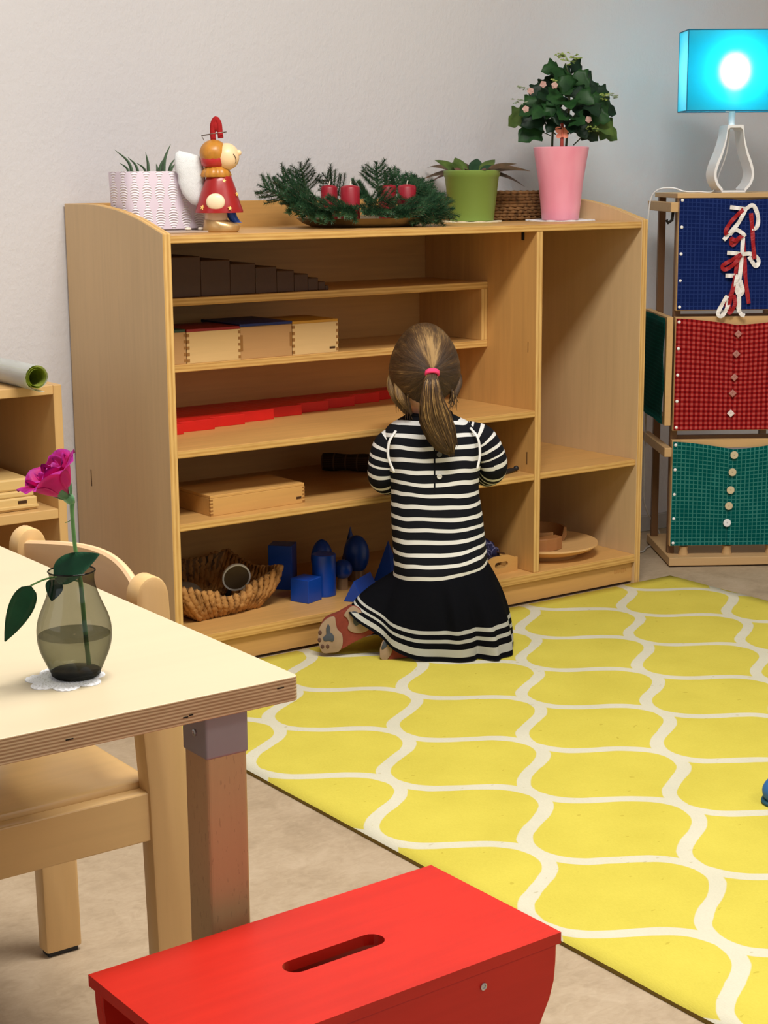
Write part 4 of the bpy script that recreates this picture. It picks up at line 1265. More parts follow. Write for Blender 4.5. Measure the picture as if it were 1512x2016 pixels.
# ------------------------------------------------------------------ lamp
lp_ = thing('table_lamp', 'lit turquoise box-shaded lamp on a white bulb-outline base', 'lamp', o + Vector((.158 * math.cos(a) - .13 * math.sin(a), .158 * math.sin(a) + .13 * math.cos(a), .958)), R(-33.3))
def mat_shade():
    t = NT('turquoise_lampshade')
    n = t.t.nodes
    tr = t.n('ShaderNodeBsdfTranslucent'); tr.inputs['Color'].default_value = (.012, .62, .86, 1)
    rf = t.n('ShaderNodeBsdfRefraction'); rf.inputs['Color'].default_value = (.75, .97, 1.0, 1); rf.inputs['Roughness'].default_value = .9; rf.inputs['IOR'].default_value = 1.5
    df = t.n('ShaderNodeBsdfDiffuse'); df.inputs['Color'].default_value = (.01, .42, .62, 1)
    m1 = t.n('ShaderNodeMixShader'); m1.inputs[0].default_value = .22; t.l(tr.outputs[0], m1.inputs[1]); t.l(rf.outputs[0], m1.inputs[2])
    m2 = t.n('ShaderNodeMixShader'); m2.inputs[0].default_value = .35; t.l(m1.outputs[0], m2.inputs[1]); t.l(df.outputs[0], m2.inputs[2])
    t.l(m2.outputs[0], t.out.inputs['Surface'])
    return t.m
sw, sd, sz0, sz1 = .128, .052, .203, .400
bm = B()
cor = [(-sw, -sd), (sw, -sd), (sw, sd), (-sw, sd)]
for k in range(4):
    x0, y0 = cor[k]; x1, y1 = cor[(k + 1) % 4]
    t = B(); t.faces.new([t.verts.new(q) for q in ((x0, y0, sz0), (x1, y1, sz0), (x1, y1, sz1), (x0, y0, sz1))]); add(bm, t)
link('lamp_shade', bm, mat_shade(), lp_)
bm = B()
for z in (sz0, sz1):
    tube(bm, [(x, y, z) for x, y in cor + cor[:1]], .0016, 6)
for x, y in cor: tube(bm, [(x, y, sz0), (x, y, sz1)], .0012, 6)
link('shade_wire', bm, plain('shade_edge_tape', srgb(0, 104, 140), .6), lp_)
outl = spline([(-.030, 0, .003), (-.045, 0, .021), (-.0515, 0, .045), (-.046, 0, .072), (-.034, 0, .102), (-.0245, 0, .135), (-.020, 0, .168)], 5)
outl = outl + [Vector((.020, 0, .168))] + [Vector((-p.x, 0, p.z)) for p in reversed(outl)]
bm = B(); t = B()
rows = []
for p in outl:
    c = Vector((p.x, 0, p.z)); inn = (Vector((0, 0, .06)) - c).normalized() * .0065
    if abs(p.x) <= .0201 and p.z > .16: inn = Vector((-.0065 if p.x > 0 else .0065, 0, -.0065))
    rows.append([t.verts.new((c.x, -.045, c.z)), t.verts.new((c.x, .045, c.z)), t.verts.new((c.x + inn.x, .045, c.z + inn.z)), t.verts.new((c.x + inn.x, -.045, c.z + inn.z))])
for r0, r1 in zip(rows, rows[1:]):
    for k in range(4): t.faces.new((r0[k], r0[(k + 1) % 4], r1[(k + 1) % 4], r1[k]))
t.faces.new(rows[0]); t.faces.new(rows[-1][::-1]); add(bm, t)
link('lamp_base', bm, M['white'], lp_)
bm = B(); box(bm, -.031, .031, -.045, .045, .0, .005, .001); link('base_plate', bm, M['white'], lp_)
bm = B(); lathe(bm, [(.008, .168), (.008, .215), (.016, .218), (.016, .262), (.006, .264)], 20); link('lamp_socket', bm, M['white'], lp_, 50)
bm = B(); tube(bm, [(-.016, 0, .205), (-.010, 0, .205), (-.004, 0, .205)], .004, 8); tube(bm, [(.006, 0, .168), (.006, 0, .206)], .0026, 8); link('lamp_switch', bm, M['white'], lp_, 60)
t = NT('lit_bulb'); t.b.inputs['Emission Color'].default_value = (1, .97, .9, 1); t.b.inputs['Emission Strength'].default_value = 30.0; t.base((.9, .9, .9, 1))
bm = B(); ball(bm, (0, -.012, .302), .032, .032, .038); link('light_bulb', bm, t.m, lp_, 180)
pl_ = bpy.data.lights.new('lamp_bulb_light', 'POINT'); pl_.energy = 4.0; pl_.color = (1, .97, .92); pl_.shadow_soft_size = .028
po = bpy.data.objects.new('lamp_bulb_light', pl_); COL.objects.link(po); po.parent = lp_; po.location = (0, -.014, .302)
bm = B(); tube(bm, spline([(-.004, .0, .168), (-.008, .01, .10), (-.026, .012, .045), (-.036, .02, .004), (-.07, .03, .002), (-.11, .02, .003), (-.14, .03, .012), (-.175, .045, .008), (-.192, .06, -.02), (-.196, .07, -.10)], 6), .0019, 8)
link('lamp_cord', bm, M['white'], lp_, 180)
cc = thing('power_cord', 'thin white power cord looping out beside the right end of the shelf', 'cord', (1.335, .24, 0))
bm = B(); tube(bm, spline([(.285, .06, .42), (.282, .06, .19), (.292, .06, .106), (.345, .06, .030), (.33, .05, .006), (.27, .03, .003), (.21, .0, .003), (.10, .04, .003), (-.0, .10, .003)], 7), .0024, 8)
link('cord_line', bm, plain('grey_white_cable', srgb(176, 170, 164), .5), cc, 180)

# ================================================================== small shelf at the left edge with tray and paper rolls
ls = thing('small_shelf', 'low birch shelf at the left edge beside the large shelf', 'shelf', (-.218, .02, 0))
LD = .41
M['pale_birch'] = wood('pale_birch_x', srgb(206, 166, 108), 'X', .08)
M['pale_birch_z'] = wood('pale_birch_z', srgb(204, 164, 106), 'Z', .08)
bm = B(); box(bm, -.0175, 0, 0, LD, 0, .619, .0015); link('side_panel', bm, M['pale_birch_z'], ls)
bm = B(); box(bm, -.80, -.7825, 0, LD, 0, .619, .0015); link('side_panel', bm, M['pale_birch_z'], ls)
bm = B(); box(bm, -.7825, -.0175, .0, LD, .601, .619, .0015); link('top_board', bm, M['pale_birch'], ls)
for z in (.378, .085):
    bm = B(); box(bm, -.7825, -.0175, .001, LD, z - .019, z, .0015); link('shelf_board', bm, M['pale_birch'], ls)
bm = B(); box(bm, -.7825, -.0175, LD - .01, LD, .02, .601); link('back_panel', bm, M['birch_side'], ls)
ft = thing('puzzle_tray', 'stack of two flat wooden trays on the left shelf, behind the rose', 'tray', (-.268, .045, .378))
ft['label'] = 'lower flat wooden tray with a printed label on the left shelf'
M['tray_pale'] = wood('tray_pale_wood', srgb(214, 180, 118), 'X', .06)
bm = B(); box(bm, -.42, 0, 0, .30, 0, .026, .003); link('tray_frame', bm, M['tray_pale'], ft)
bm = B(); box(bm, -.42, .001, -.004, .004, .005, .011, .001); link('groove_strip', bm, M['tray_pale'], ft)
bm = B(); box(bm, -.040, -.022, -.001, .001, .014, .020); link('printed_label', bm, M['label'], ft)
ft2 = thing('puzzle_tray', 'upper flat wooden tray on the left shelf, stacked on the labelled tray', 'tray', (-.273, .048, .404))
bm = B(); box(bm, -.42, 0, 0, .30, 0, .012, .003); link('tray_frame', bm, M['tray_pale'], ft2)
bm = B(); box(bm, -.42, -.004, .006, .30, .012, .036, .004); link('tray_lid', bm, M['tray_pale'], ft2)
rl = thing('paper_roll', 'white paper roll with green inner side lying on the left shelf', 'roll', (-.292, -.038, .619 + .0245))
M['paper_w'] = plain('white_paper', srgb(248, 249, 251), .7, .2, 0, .03)
M['paper_g'] = plain('green_printed_paper', srgb(178, 190, 84), .7, .2, 0, .22, 60)
bm = B()
t = B(); prev = None
N_ = 130
for k in range(N_ + 1):
    s = k / N_
    a = -1.1 - s * 2 * PI * 2.6
    r_ = .0245 - .0095 * s
    if s < .05: r_ += .006 * (1 - s / .05)
    ring = [(r_ * math.cos(a), .300, max(r_ * math.sin(a), -.0242)), (r_ * math.cos(a), (.0015 if k % 3 else 0), r_ * math.sin(a) if r_ * math.sin(a) > -.03 else -.03)]
    cur = [t.verts.new(q) for q in ring]
    if prev: t.faces.new((prev[0], cur[0], cur[1], prev[1])).material_index = 0 if k < 52 else 1
    prev = cur
g = bmesh.ops.solidify(t, geom=t.faces[:], thickness=.0016)
t.normal_update()
for f in t.faces:
    c = f.calc_center_median(); rr = Vector((c.x, 0, c.z))
    if abs(f.normal.y) > .6 or f.normal.dot(rr) < 0: f.material_index = 1
add(bm, t)
link('rolled_sheet', bm, [M['paper_w'], M['paper_g']], rl)
br = thing('dark_roll', 'dark grey rolled strip lying behind the white paper roll', 'roll', (-.315, .16, .619))
bm = B()
tube(bm, spline([(-.10, .12, .016), (-.05, .08, .018), (0, .04, .018), (.035, .02, .026)], 5), [.018] * 16, 14)
link('roll_body', bm, plain('dark_grey_felt', srgb(66, 66, 68), .9, .1), br, 60)
bm = B(); tube(bm, spline([(-.02, .0, .030), (.02, -.02, .031), (.06, -.05, .012)], 6), .004, 8); link('strap', bm, M['black'], br, 60)

# ================================================================== table, vase with rose, chair, stool
tb = thing('children_table', 'pale birch table with thick plywood edge in the left foreground', 'table', (-.777, -1.685, 0))
TZ, TT = .560, .0232
M['table_top'] = wood('table_birch_laminate', srgb(200, 186, 156), 'X', .035, .42, 40, .4)
M['table_ply'] = ply('table_ply_edge', srgb(212, 186, 146), srgb(160, 126, 90), 'Z', .0031, 'X', .75)
bm = B()
poly = rrect(-.75, 0, 0, 1.13, .007)
prism(bm, poly, TZ - TT, TZ, 'Z', bev=.0012)
o = link('table_top', bm, [M['table_top'], M['table_ply']], tb)
edge_index(o, lambda n, c: abs(n.z) < .5, 1)
bm = B()
for x, z, l in ((-.024, TZ - .0085, .007), (-.121, TZ - .0165, .005), (-.115, TZ - .0155, .004), (-.232, TZ - .0135, .007)):
    box(bm, x, x + l, -.0005, .001, z, z + .0010)
link('edge_void', bm, M['dark'], tb)
M['leg_beech'] = wood('beech_leg', srgb(186, 152, 108), 'Z', .08, .42, 60, .4, .35)
M['grey_metal'] = plain('grey_painted_bracket', srgb(146, 140, 144), .45, .4, .2, .03)
def table_leg(x0, y0):
    bm = B(); box(bm, x0 + .001, x0 + .043, y0 + .001, y0 + .043, 0.004, .50, .0035, 0, 3); lg = link('leg', bm, M['leg_beech'], tb)
    bm = B(); box(bm, x0, x0 + .044, y0, y0 + .044, .4945, TZ - TT, .0022, 0, 3); br_ = link('metal_bracket', bm, M['grey_metal'], lg)
    bm = B(); lathe(bm, [(.0032, 0), (.0032, .0012), (.0015, .0016), (.0012, .0008)], 16, Matrix.Translation((x0, y0 + .020, .516)) @ Matrix.Rotation(R(-90), 4, 'Y')); link('screw', bm, M['steel'], lg)
    bm = B(); box(bm, x0 + .004, x0 + .040, y0 + .004, y0 + .040, 0, .005, .001); link('foot_pad', bm, M['black'], lg)
table_leg(-.0925, .0115); table_leg(-.70, .0115); table_leg(-.0925, 1.07); table_leg(-.70, 1.07)

# ------------------------------------------------------------------ chair pushed up to the table's right side
ch = thing('children_chair', 'birch children chair with rounded backposts pushed against the table', 'chair', (-.72, -1.157, 0))
M['chair_wood'] = wood('chair_birch', srgb(216, 178, 122), 'Z', .08, .36, 60, .45)
M['chair_top'] = wood('chair_birch_x', srgb(218, 180, 122), 'X', .08, .28, 50, .5)
M['chair_light'] = wood('chair_back_board', srgb(226, 190, 146), 'Y', .06, .36, 60, .45)
def post(y0):
    bm = B()
    L_, Rr = [], []
    zs = [0.006, .15, .33, .42, .50, .553]
    xl = [-.027, -.0285, -.0325, -.0385, -.0400, -.0395]
    xr = [.0235, .0225, .0205, .0115, .0040, .0015]
    left = list(zip(xl, zs)); right = list(zip(xr, zs))
    cx, r_ = (xl[-1] + xr[-1]) / 2, (xr[-1] - xl[-1]) / 2
    arc = [(cx + r_ * math.cos(R(a)), .553 + r_ * 1.25 * math.sin(R(a))) for a in range(15, 180, 15)]
    prism(bm, right + arc + left[::-1], y0, y0 + .028, 'Y', bev=.004)
    p = link('back_post', bm, M['chair_wood'], ch, 40)
    bm = B(); box(bm, -.023, .019, y0 + .004, y0 + .024, 0, .007, .001); link('glide', bm, M['black'], p)
post(-.174); post(.146)
bm = B()
pts = []
n = 20
rings = []
for k in range(n + 1):
    s = k / n; y = -.152 + .304 * s
    bow = .030 * math.sin(PI * s)
    x = -.026 + bow
    zt_ = .563 + .012 * math.sin(PI * s)
    rings.append([(x - .005, y, .44), (x + .006, y, .44), (x + .006, y, zt_ - .003), (x + .003, y, zt_), (x - .002, y, zt_), (x - .005, y, zt_ - .003)])
loft(bm, rings, True); link('backrest', bm, M['chair_light'], ch, 35)
bm = B(); prism(bm, rrect(-.33, -.016, -.150, .150, .02), .3225, .3385, 'Z', bev=.004); link('seat', bm, M['chair_top'], ch, 40)
for y0 in (-.170, .150):
    bm = B(); box(bm, -.30, -.026, y0, y0 + .020, .273, .3225 if y0 > 0 else .331, .002); link('apron', bm, M['chair_top'], ch)
bm = B(); box(bm, -.045, -.026, -.150, .150, .273, .322, .002); link('apron', bm, M['chair_top'], ch)
for y0 in (-.176, .148):
    bm = B(); box(bm, -.335, -.293, y0, y0 + .028, .006, .320, .004); lg = link('front_leg', bm, M['chair_wood'], ch)
    bm = B(); box(bm, -.330, -.298, y0 + .004, y0 + .024, 0, .007, .001); link('glide', bm, M['black'], lg)

# ------------------------------------------------------------------ red stool
so = thing('step_stool', 'bright red wooden stool with a handle slot in the foreground', 'stool', (-.8215, -1.797, 0), R(1.2))
def mat_red():
    t = NT('red_stool_paint'); co = t.coord()
    n1 = t.noise(t.mapping(co, (.08, 1, 1)), 90, 4); n2 = t.noise(co, 7, 3)
    m = t.math('ADD', t.math('MULTIPLY', n1, .4), t.math('MULTIPLY', n2, .6))
    t.base(t.ramp(m, [(.3, srgb(180, 25, 13)), (.7, srgb(201, 34, 19))]), .42, .35)
    t.bump(n1, .05, .002)
    return t.m
M['stool_red'] = mat_red()
M['stool_dark'] = plain('stool_red_inside', srgb(190, 28, 22), .5, .3)
SZ = .345
bm = B()
hole = stadium(.0025, -.002, .104, .0235)
outer = ray_outline((-.1855, .1855, -.0930, .0930), hole)
slab_hole(bm, outer, hole, SZ - .0105, SZ)
link('seat_board', bm, M['stool_red'], so)
half = [(.1815, SZ - .0105), (.1812, .318), (.1795, .300), (.1745, .284), (.166, .268), (.158, .250), (.153, .225), (.150, .19), (.148, .10), (.148, 0)]
inner = [(.118, 0), (.118, .10), (.108, .135), (.088, .155), (.06, .165), (0, .168)]
prof_s = half + inner + [(-x, z) for x, z in inner[::-1][1:]] + [(-x, z) for x, z in half[::-1]]
for y0 in (-.0915, .0775):
    bm = B(); prism(bm, prof_s, y0, y0 + .014, 'Y', bev=.0015)
    link('side_panel', bm, M['stool_red'], so)
bm = B(); box(bm, -.135, .135, -.0775, .0775, .20, .212, .001); link('cross_board', bm, M['stool_dark'], so)
for x, z in ((.096, .3205), (-.096, .3205)):
    bm = B(); lathe(bm, [(.0034, 0), (.0034, .0012), (.0020, .0016), (.0014, .0006), (.001, .0006)], 20, Matrix.Translation((x, -.0915, z)) @ Matrix.Rotation(R(90), 4, 'X'), 0, True, True)
    link('screw', bm, M['steel'], so)

# ------------------------------------------------------------------ doily, vase, rose
VX, VY = -.9418, -1.5653
dl = thing('lace_doily', 'white crocheted doily under the smoky glass vase', 'doily', (VX - .0112, VY - .001, TZ), VIEW)
bm = B()
n = 180
def lob(k): return .0265 + .0095 * (abs(math.sin(3.5 * 2 * PI * k / n / 1.0)) ** .7)
rings = []
for f_, z in ((.05, .0011), (.55, .0013), (.9, .0012), (1, .0008), (1, .0001)):
    rings.append([(lob(k) * f_ * math.cos(2 * PI * k / n) * 1.02, lob(k) * f_ * math.sin(2 * PI * k / n) * 1.05, z + (.0004 * math.sin(40 * 2 * PI * k / n) if .5 < f_ and z > .0005 else 0)) for k in range(n)])
loft(bm, rings, True)
def mat_doily():
    t = NT('crocheted_lace'); co = t.coord()
    v = t.n('ShaderNodeTexVoronoi', feature='DISTANCE_TO_EDGE'); t.l(co, v.inputs['Vector']); v.inputs['Scale'].default_value = 330
    t.base(t.mix(t.math('GREATER_THAN', v.outputs['Distance'], .22), srgb(246, 247, 252), srgb(222, 222, 222)), .9, .1)
    t.bump(v.outputs['Distance'], .5, .001)
    return t.m
link('lace_disc', bm, mat_doily(), dl, 60)

vs_ = thing('glass_vase', 'small smoky glass vase half full of water on the table', 'vase', (VX, VY, TZ + .0014), VIEW)
def mat_thin_glass(name, tint, rough=.02, edge=None):
    t = NT(name)
    tr = t.n('ShaderNodeBsdfTransparent'); gl = t.n('ShaderNodeBsdfGlossy'); gl.inputs['Roughness'].default_value = rough
    lw = t.n('ShaderNodeLayerWeight'); lw.inputs['Blend'].default_value = .35
    if edge:
        t.l(t.mix(t.math('POWER', lw.outputs['Facing'], 2.2), tint, edge), tr.inputs['Color'])
    else: tr.inputs['Color'].default_value = tint
    fac = t.math('MULTIPLY_ADD', t.math('POWER', lw.outputs['Facing'], 5.0), .30, .035)
    m_ = t.n('ShaderNodeMixShader'); t.l(fac, m_.inputs[0]); t.l(tr.outputs[0], m_.inputs[1]); t.l(gl.outputs[0], m_.inputs[2])
    t.l(m_.outputs[0], t.out.inputs['Surface'])
    return t.m
M['smoky'] = mat_thin_glass('smoky_glass', (.53, .53, .47, 1), .02, (.14, .14, .125, 1))
M['smoky_base'] = mat_thin_glass('smoky_glass_base', (.16, .16, .13, 1), .05)
M['water'] = mat_thin_glass('vase_water', (.84, .85, .80, 1), .01, (.50, .51, .47, 1))
M['water_top'] = mat_thin_glass('water_surface', (.42, .42, .38, 1), .02)
prof_v = [(.0205, .0035), (.0226, .0045), (.0272, .0145), (.0306, .0227), (.0329, .0310), (.0337, .0390), (.0333, .0480), (.0312, .0565), (.0275, .0655), (.0242, .0735), (.0217, .0810), (.0203, .0870), (.0200, .0920), (.0206, .0965), (.0210, .0980)]
sm = spline([(r_, 0, z) for r_, z in prof_v], 3)
bm = B(); lathe(bm, [(p.x, p.z) for p in sm], 64, None, 0, False, False); link('glass_wall', bm, M['smoky'], vs_, 180)
bm = B(); lathe(bm, [(.001, 0), (.0195, 0), (.0222, .0022), (.0226, .0048), (.0215, .0055), (.001, .0070)], 48, None, 0, False, False); link('glass_base', bm, M['smoky_base'], vs_, 60)
bm = B(); tube(bm, [(.0210 * math.cos(a), .0210 * math.sin(a), .0982) for a in [2 * PI * k / 48 for k in range(49)]], .0007, 6); link('glass_rim', bm, M['smoky_base'], vs_, 180)
wl = .0392
inn = [(p.x - .0012, p.z) for p in sm if .006 < p.z < wl]
bm = B(); lathe(bm, [(.001, inn[0][1])] + inn + [(.0322, wl)], 48, None, 0, False, False); link('water_body', bm, M['water'], vs_, 180)
bm = B(); lathe(bm, [(.0325, wl), (.030, wl - .0003), (.001, wl - .0004)], 48, None, 0, False, False); link('water_surface', bm, M['water_top'], vs_, 180)

rs = thing('rose', 'single magenta rose with dark leaves standing in the vase', 'flower', (VX, VY, TZ + .0014), VIEW)
M['petal'] = None
def mat_petal():
    t = NT('magenta_petal'); u = t.n('ShaderNodeUVMap').outputs[0]; xyz = t.sep(u)
    n1 = t.noise(u, 3, 2)
    q = t.math('ADD', xyz[1], t.math('MULTIPLY_ADD', n1, .3, -.15))
    c = t.ramp(q, [(.0, srgb(244, 130, 170)), (.35, srgb(234, 44, 140)), (.8, srgb(214, 34, 138)), (1.0, srgb(176, 40, 150))])
    t.base(c, .6, .3)
    t.b.inputs['Subsurface Weight'].default_value = 0.0
    t.bump(t.noise(t.coord(), 160, 2), .08, .001)
    return t.m
pet = mat_petal()
M['sepal'] = leaf_mat('rose_sepal', srgb(84, 138, 92), srgb(150, 190, 150))
M['rose_stem'] = leaf_mat('rose_stem_green', srgb(72, 124, 66), srgb(112, 164, 92))
M['rose_leaf'] = leaf_mat('rose_leaf_green', srgb(16, 66, 42), srgb(28, 88, 56))
cal = Vector((.000, 0, .1655)); ax = Vector((-.50, -.18, .78)).normalized()
e1 = ax.cross(Vector((0, 1, 0))).normalized(); e2 = ax.cross(e1)
def petal(phi, R0, h, spread, wid, curl, seed):
    bm = B(); t = B(); uvl = t.loops.layers.uv.new('UVMap'); rnd = random.Random(seed)
    nu, nv = 12, 10; g = []
    for j in range(nv + 1):
        q = j / nv
        row = []
        for i in range(nu + 1):
            s = i / nu * 2 - 1
            wv = wid * (math.sin(PI * (.12 + .80 * q)) ** .7)
            a = phi + s * wv
            r_ = R0 * (math.sin(q * PI * .5) ** .75) + spread * q ** 3 + curl * max(0, q - .72) ** 1.3 * 9 * .01
            hh = h * q * (1 - .16 * s * s * q) - curl * max(0, q - .8) ** 2 * .16
            r_ *= 1 + .05 * math.sin(3 * a + seed)
            p = cal + ax * hh + (e1 * math.cos(a) + e2 * math.sin(a)) * r_
            row.append((t.verts.new(p), (i / nu, q)))
        g.append(row)
    for j in range(nv):
        for i in range(nu):
            qd = (g[j][i], g[j][i + 1], g[j + 1][i + 1], g[j + 1][i])
            f = t.faces.new([x[0] for x in qd]); f.smooth = True
            for lp, x in zip(f.loops, qd): lp[uvl].uv = x[1]
    bmesh.ops.solidify(t, geom=t.faces[:], thickness=.0005)
    add(bm, t)
    link('petal', bm, pet, rs, 180)
for k in range(4): petal(R(90 * k + 20), .0085, .034, -.003, 1.1, .0, k)
for k in range(5): petal(R(72 * k), .0135, .036, -.002, 1.05, .0, 10 + k)
for k in range(5): petal(R(72 * k + 36), .0180, .038, -.001, 1.1, .2, 20 + k)
for k, (a, sp) in enumerate(((95, .006), (175, .003), (255, .006), (310, .004), (20, .005))): petal(R(a), .0205, .037, sp - .001, 1.05, .45, 30 + k)
bm = B()
lathe(bm, [(.0022, -.0075), (.0042, -.004), (.0050, .000), (.0045, .003)], 16, Matrix.Translation(cal) @ ax.to_track_quat('Z', 'Y').to_matrix().to_4x4())
link('rose_hip', bm, M['sepal'], rs, 180)
for k in range(5):
    a = R(72 * k + 15); dv = (e1 * math.cos(a) + e2 * math.sin(a))
    bm = B(); leaf_bm(bm, cal + dv * .0045, (ax * .75 + dv * .65), dv * -1 + ax * .2, .021, .0085, -.25, 0, .2, 8); link('sepal', bm, M['sepal'], rs, 180)
bm = B(); tube(bm, spline([tuple(cal - ax * .006), (.0030, 0, .150), (.0042, 0, .120), (.0078, 0, .087), (.0098, 0, .045), (.0120, 0, .010)], 6), lerp_list([.0022, .0018, .0018, .0020, .0021, .0022], 31), 10); link('stem', bm, M['rose_stem'], rs, 180)
bm = B(); tube(bm, spline([(.0035, 0, .1475), (.0005, -.001, .1440), (-.0035, -.001, .1425)], 4), .0004, 5); link('thorn', bm, M['rose_stem'], rs, 180)
def rleaf(base, d, up, L, W_, curl, fold=.12):
    bm = B(); leaf_bm(bm, base, d, up, L, W_, curl, 0, fold, 14); return link('rose_leaf', bm, M['rose_leaf'], rs, 180)
rleaf((-.0150, -.006, .0935), (.86, -.10, .50), (-.10, -.80, .60), .047, .0285, .10)
rleaf((-.0352, -.010, .0870), (-.42, -.15, -.88), (.35, -.88, .30), .056, .0225, .05)
rleaf((-.0120, -.008, .0920), (-.25, -.2, -.85), (-.3, -.9, .1), .020, .018, .1)
bm = B(); tube(bm, spline([(.0075, 0, .0880), (-.008, -.006, .0935), (-.0220, -.008, .0925), (-.0352, -.010, .0870)], 5), .0009, 6); link('leaf_stalk', bm, M['rose_stem'], rs, 180)

# ------------------------------------------------------------------ small blue object at the right edge of the rug
bo = thing('blue_toy', 'small rounded blue object on the rug, cut by the right picture edge', 'toy', (.445, -1.222, .0075))
bm = B(); t = B(); bmesh.ops.create_uvsphere(t, u_segments=24, v_segments=16, radius=1)
for v in t.verts:
    z = v.co.z
    v.co = Vector((v.co.x * .040, v.co.y * .032, max(z, -.75) * .026 + .0195))
for f in t.faces: f.smooth = True
add(bm, t)
link('toy_body', bm, plain('bright_blue_felt', srgb(30, 100, 170), .6), bo, 180)
bm = B(); lathe(bm, [(.040, 0), (.041, .002), (.040, .005), (.036, .006)], 40, Matrix.Diagonal((1, .82, 1, 1))); link('toy_base', bm, plain('teal_trim', srgb(14, 74, 96), .6), bo, 60)

# ================================================================== the child
CH = (.553, -.155, .0072)
kid = thing('kneeling_child', 'child kneeling on the rug, back turned, in a black and white striped knit dress', 'person', CH, VIEW)
M['skin'] = plain('child_skin', srgb(222, 172, 148), .55, .4, 0, .05, 30)
M['tights'] = plain('dark_tights', srgb(34, 34, 40), .85, .1)
Hc = Vector((-.024, .008, .604))
body = B()
def limb(pts, rad, n=14, flat=1.0):
    sp = spline(pts, 6)
    tube(body, sp, lerp_list(rad, len(sp)), n, flat=flat)
    ball(body, sp[0], rad[0]); ball(body, sp[-1], rad[-1])
# trunk: pelvis, belly, chest, shoulders
def ring(cx, cy, z, rx, ry, n=28): return [(cx + rx * math.cos(2 * PI * k / n), cy + ry * math.sin(2 * PI * k / n), z) for k in range(n)]
loft(body, [ring(.006, -.012, z, rx, ry) for z, rx, ry in ((.075, .05, .045), (.09, .078, .062), (.13, .090, .072), (.18, .086, .070))] +
     [ring(.002, -.004, z, rx, ry) for z, rx, ry in ((.25, .082, .062), (.33, .080, .060), (.40, .084, .060), (.44, .088, .056), (.468, .080, .046), (.485, .050, .036), (.496, .030, .030))], True)
limb([(-.016, .000, .47), (-.022, .006, .50), (-.024, .010, .54)], [.034, .030, .032])
# head with nose, chin, ears
t = B(); bmesh.ops.create_uvsphere(t, u_segments=40, v_segments=28, radius=1)
for v in t.verts:
    q = v.co.copy()
    w = .068 * (1 - .16 * max(0, -q.z) ** 1.5)
    v.co = Hc + Vector((q.x * w, q.y * .082 + (.010 if q.z < -.2 and q.y > 0 else 0) * -q.z, q.z * .090))
add(body, t)
ball(body, Hc + Vector((0, .084, -.018)), .010, .012, .010)
ball(body, Hc + Vector((0, .070, -.066)), .022, .016, .016)
ball(body, Hc + Vector((0, .077, -.043)), .018, .007, .006)
for s_ in (-1, 1): ball(body, Hc + Vector((s_ * .067, .004, -.018)), .008, .014, .021)
# arms and hands
for s_, sh, el, wr, hd in ((-1, (-.086, .0, .446), (-.112, .012, .366), (-.062, .175, .368), (-.042, .232, .362)), (1, (.080, .0, .452), (.120, .012, .386), (.078, .180, .372), (.058, .236, .364))):
    limb([sh, tuple((Vector(sh) + Vector(el)) / 2 + Vector((s_ * .006, -.004, 0))), el], [.026, .025, .0235])
    limb([el, tuple((Vector(el) + Vector(wr)) / 2), wr], [.0235, .021, .0155])
    wv, hv = Vector(wr), Vector(hd)
    d = (hv - wv).normalized(); side = d.cross(Vector((0, 0, 1))).normalized() * -s_     # towards the thumb
    limb([tuple(wv), tuple(wv + d * .022), tuple(wv + d * .040)], [.0150, .0200, .0175], 12, .62)
    for k, (off, ln) in enumerate(((.0135, .030), (.0047, .034), (-.0043, .031), (-.0128, .024))):
        b0 = wv + d * .040 + side * off
        b1 = b0 + d * ln * .5 + Vector((0, 0, .003)); b2 = b1 + d * ln * .33 - Vector((0, 0, .008)); b3 = b2 + d * ln * .1 - Vector((0, 0, .012))
        limb([tuple(b0 - d * .012), tuple(b0), tuple(b1), tuple(b2), tuple(b3)], [.0052, .0052, .0050, .0046, .0040], 8)
    t0 = wv + d * .014 + side * .014; t1 = t0 + side * .012 + d * .014 - Vector((0, 0, .004)); t2 = t1 + d * .014 + side * .002 - Vector((0, 0, .006))
    limb([tuple(t0), tuple(t1), tuple(t2)], [.0066, .0058, .0046], 8)
# folded legs: thighs forward, shins back to the left
limb([(-.040, -.02, .115), (-.045, .06, .085), (-.050, .115, .048)], [.050, .046, .034])
limb([(.055, -.02, .115), (.065, .06, .085), (.070, .115, .046)], [.050, .046, .034])
limb([(-.050, .115, .042), (-.095, .03, .046), (-.150, -.040, .062)], [.033, .034, .024])
limb([(.070, .115, .040), (.030, .0, .036), (-.030, -.082, .030)], [.033, .034, .024])
bmesh.ops.recalc_face_normals(body, faces=body.faces)
me = bpy.data.meshes.new('body_raw'); body.to_mesh(me); body.free()
raw = bpy.data.objects.new('body_raw', me); COL.objects.link(raw)
md = raw.modifiers.new('r', 'REMESH'); md.mode = 'VOXEL'; md.voxel_size = .0036; md.use_smooth_shade = True
ms = raw.modifiers.new('s', 'SMOOTH'); ms.factor = .5; ms.iterations = 5
dg = bpy.context.evaluated_depsgraph_get()
me2 = bpy.data.meshes.new_from_object(raw.evaluated_get(dg)); me2.name = 'body'
bpy.data.objects.remove(raw); bpy.data.meshes.remove(me)
me2.materials.clear(); me2.materials.append(M['skin']); me2.materials.append(M['tights'])
for p in me2.polygons:
    p.use_smooth = True
    if p.center.z < .16: p.material_index = 1
bo_ = bpy.data.objects.new('body', me2); COL.objects.link(bo_); bo_.parent = kid
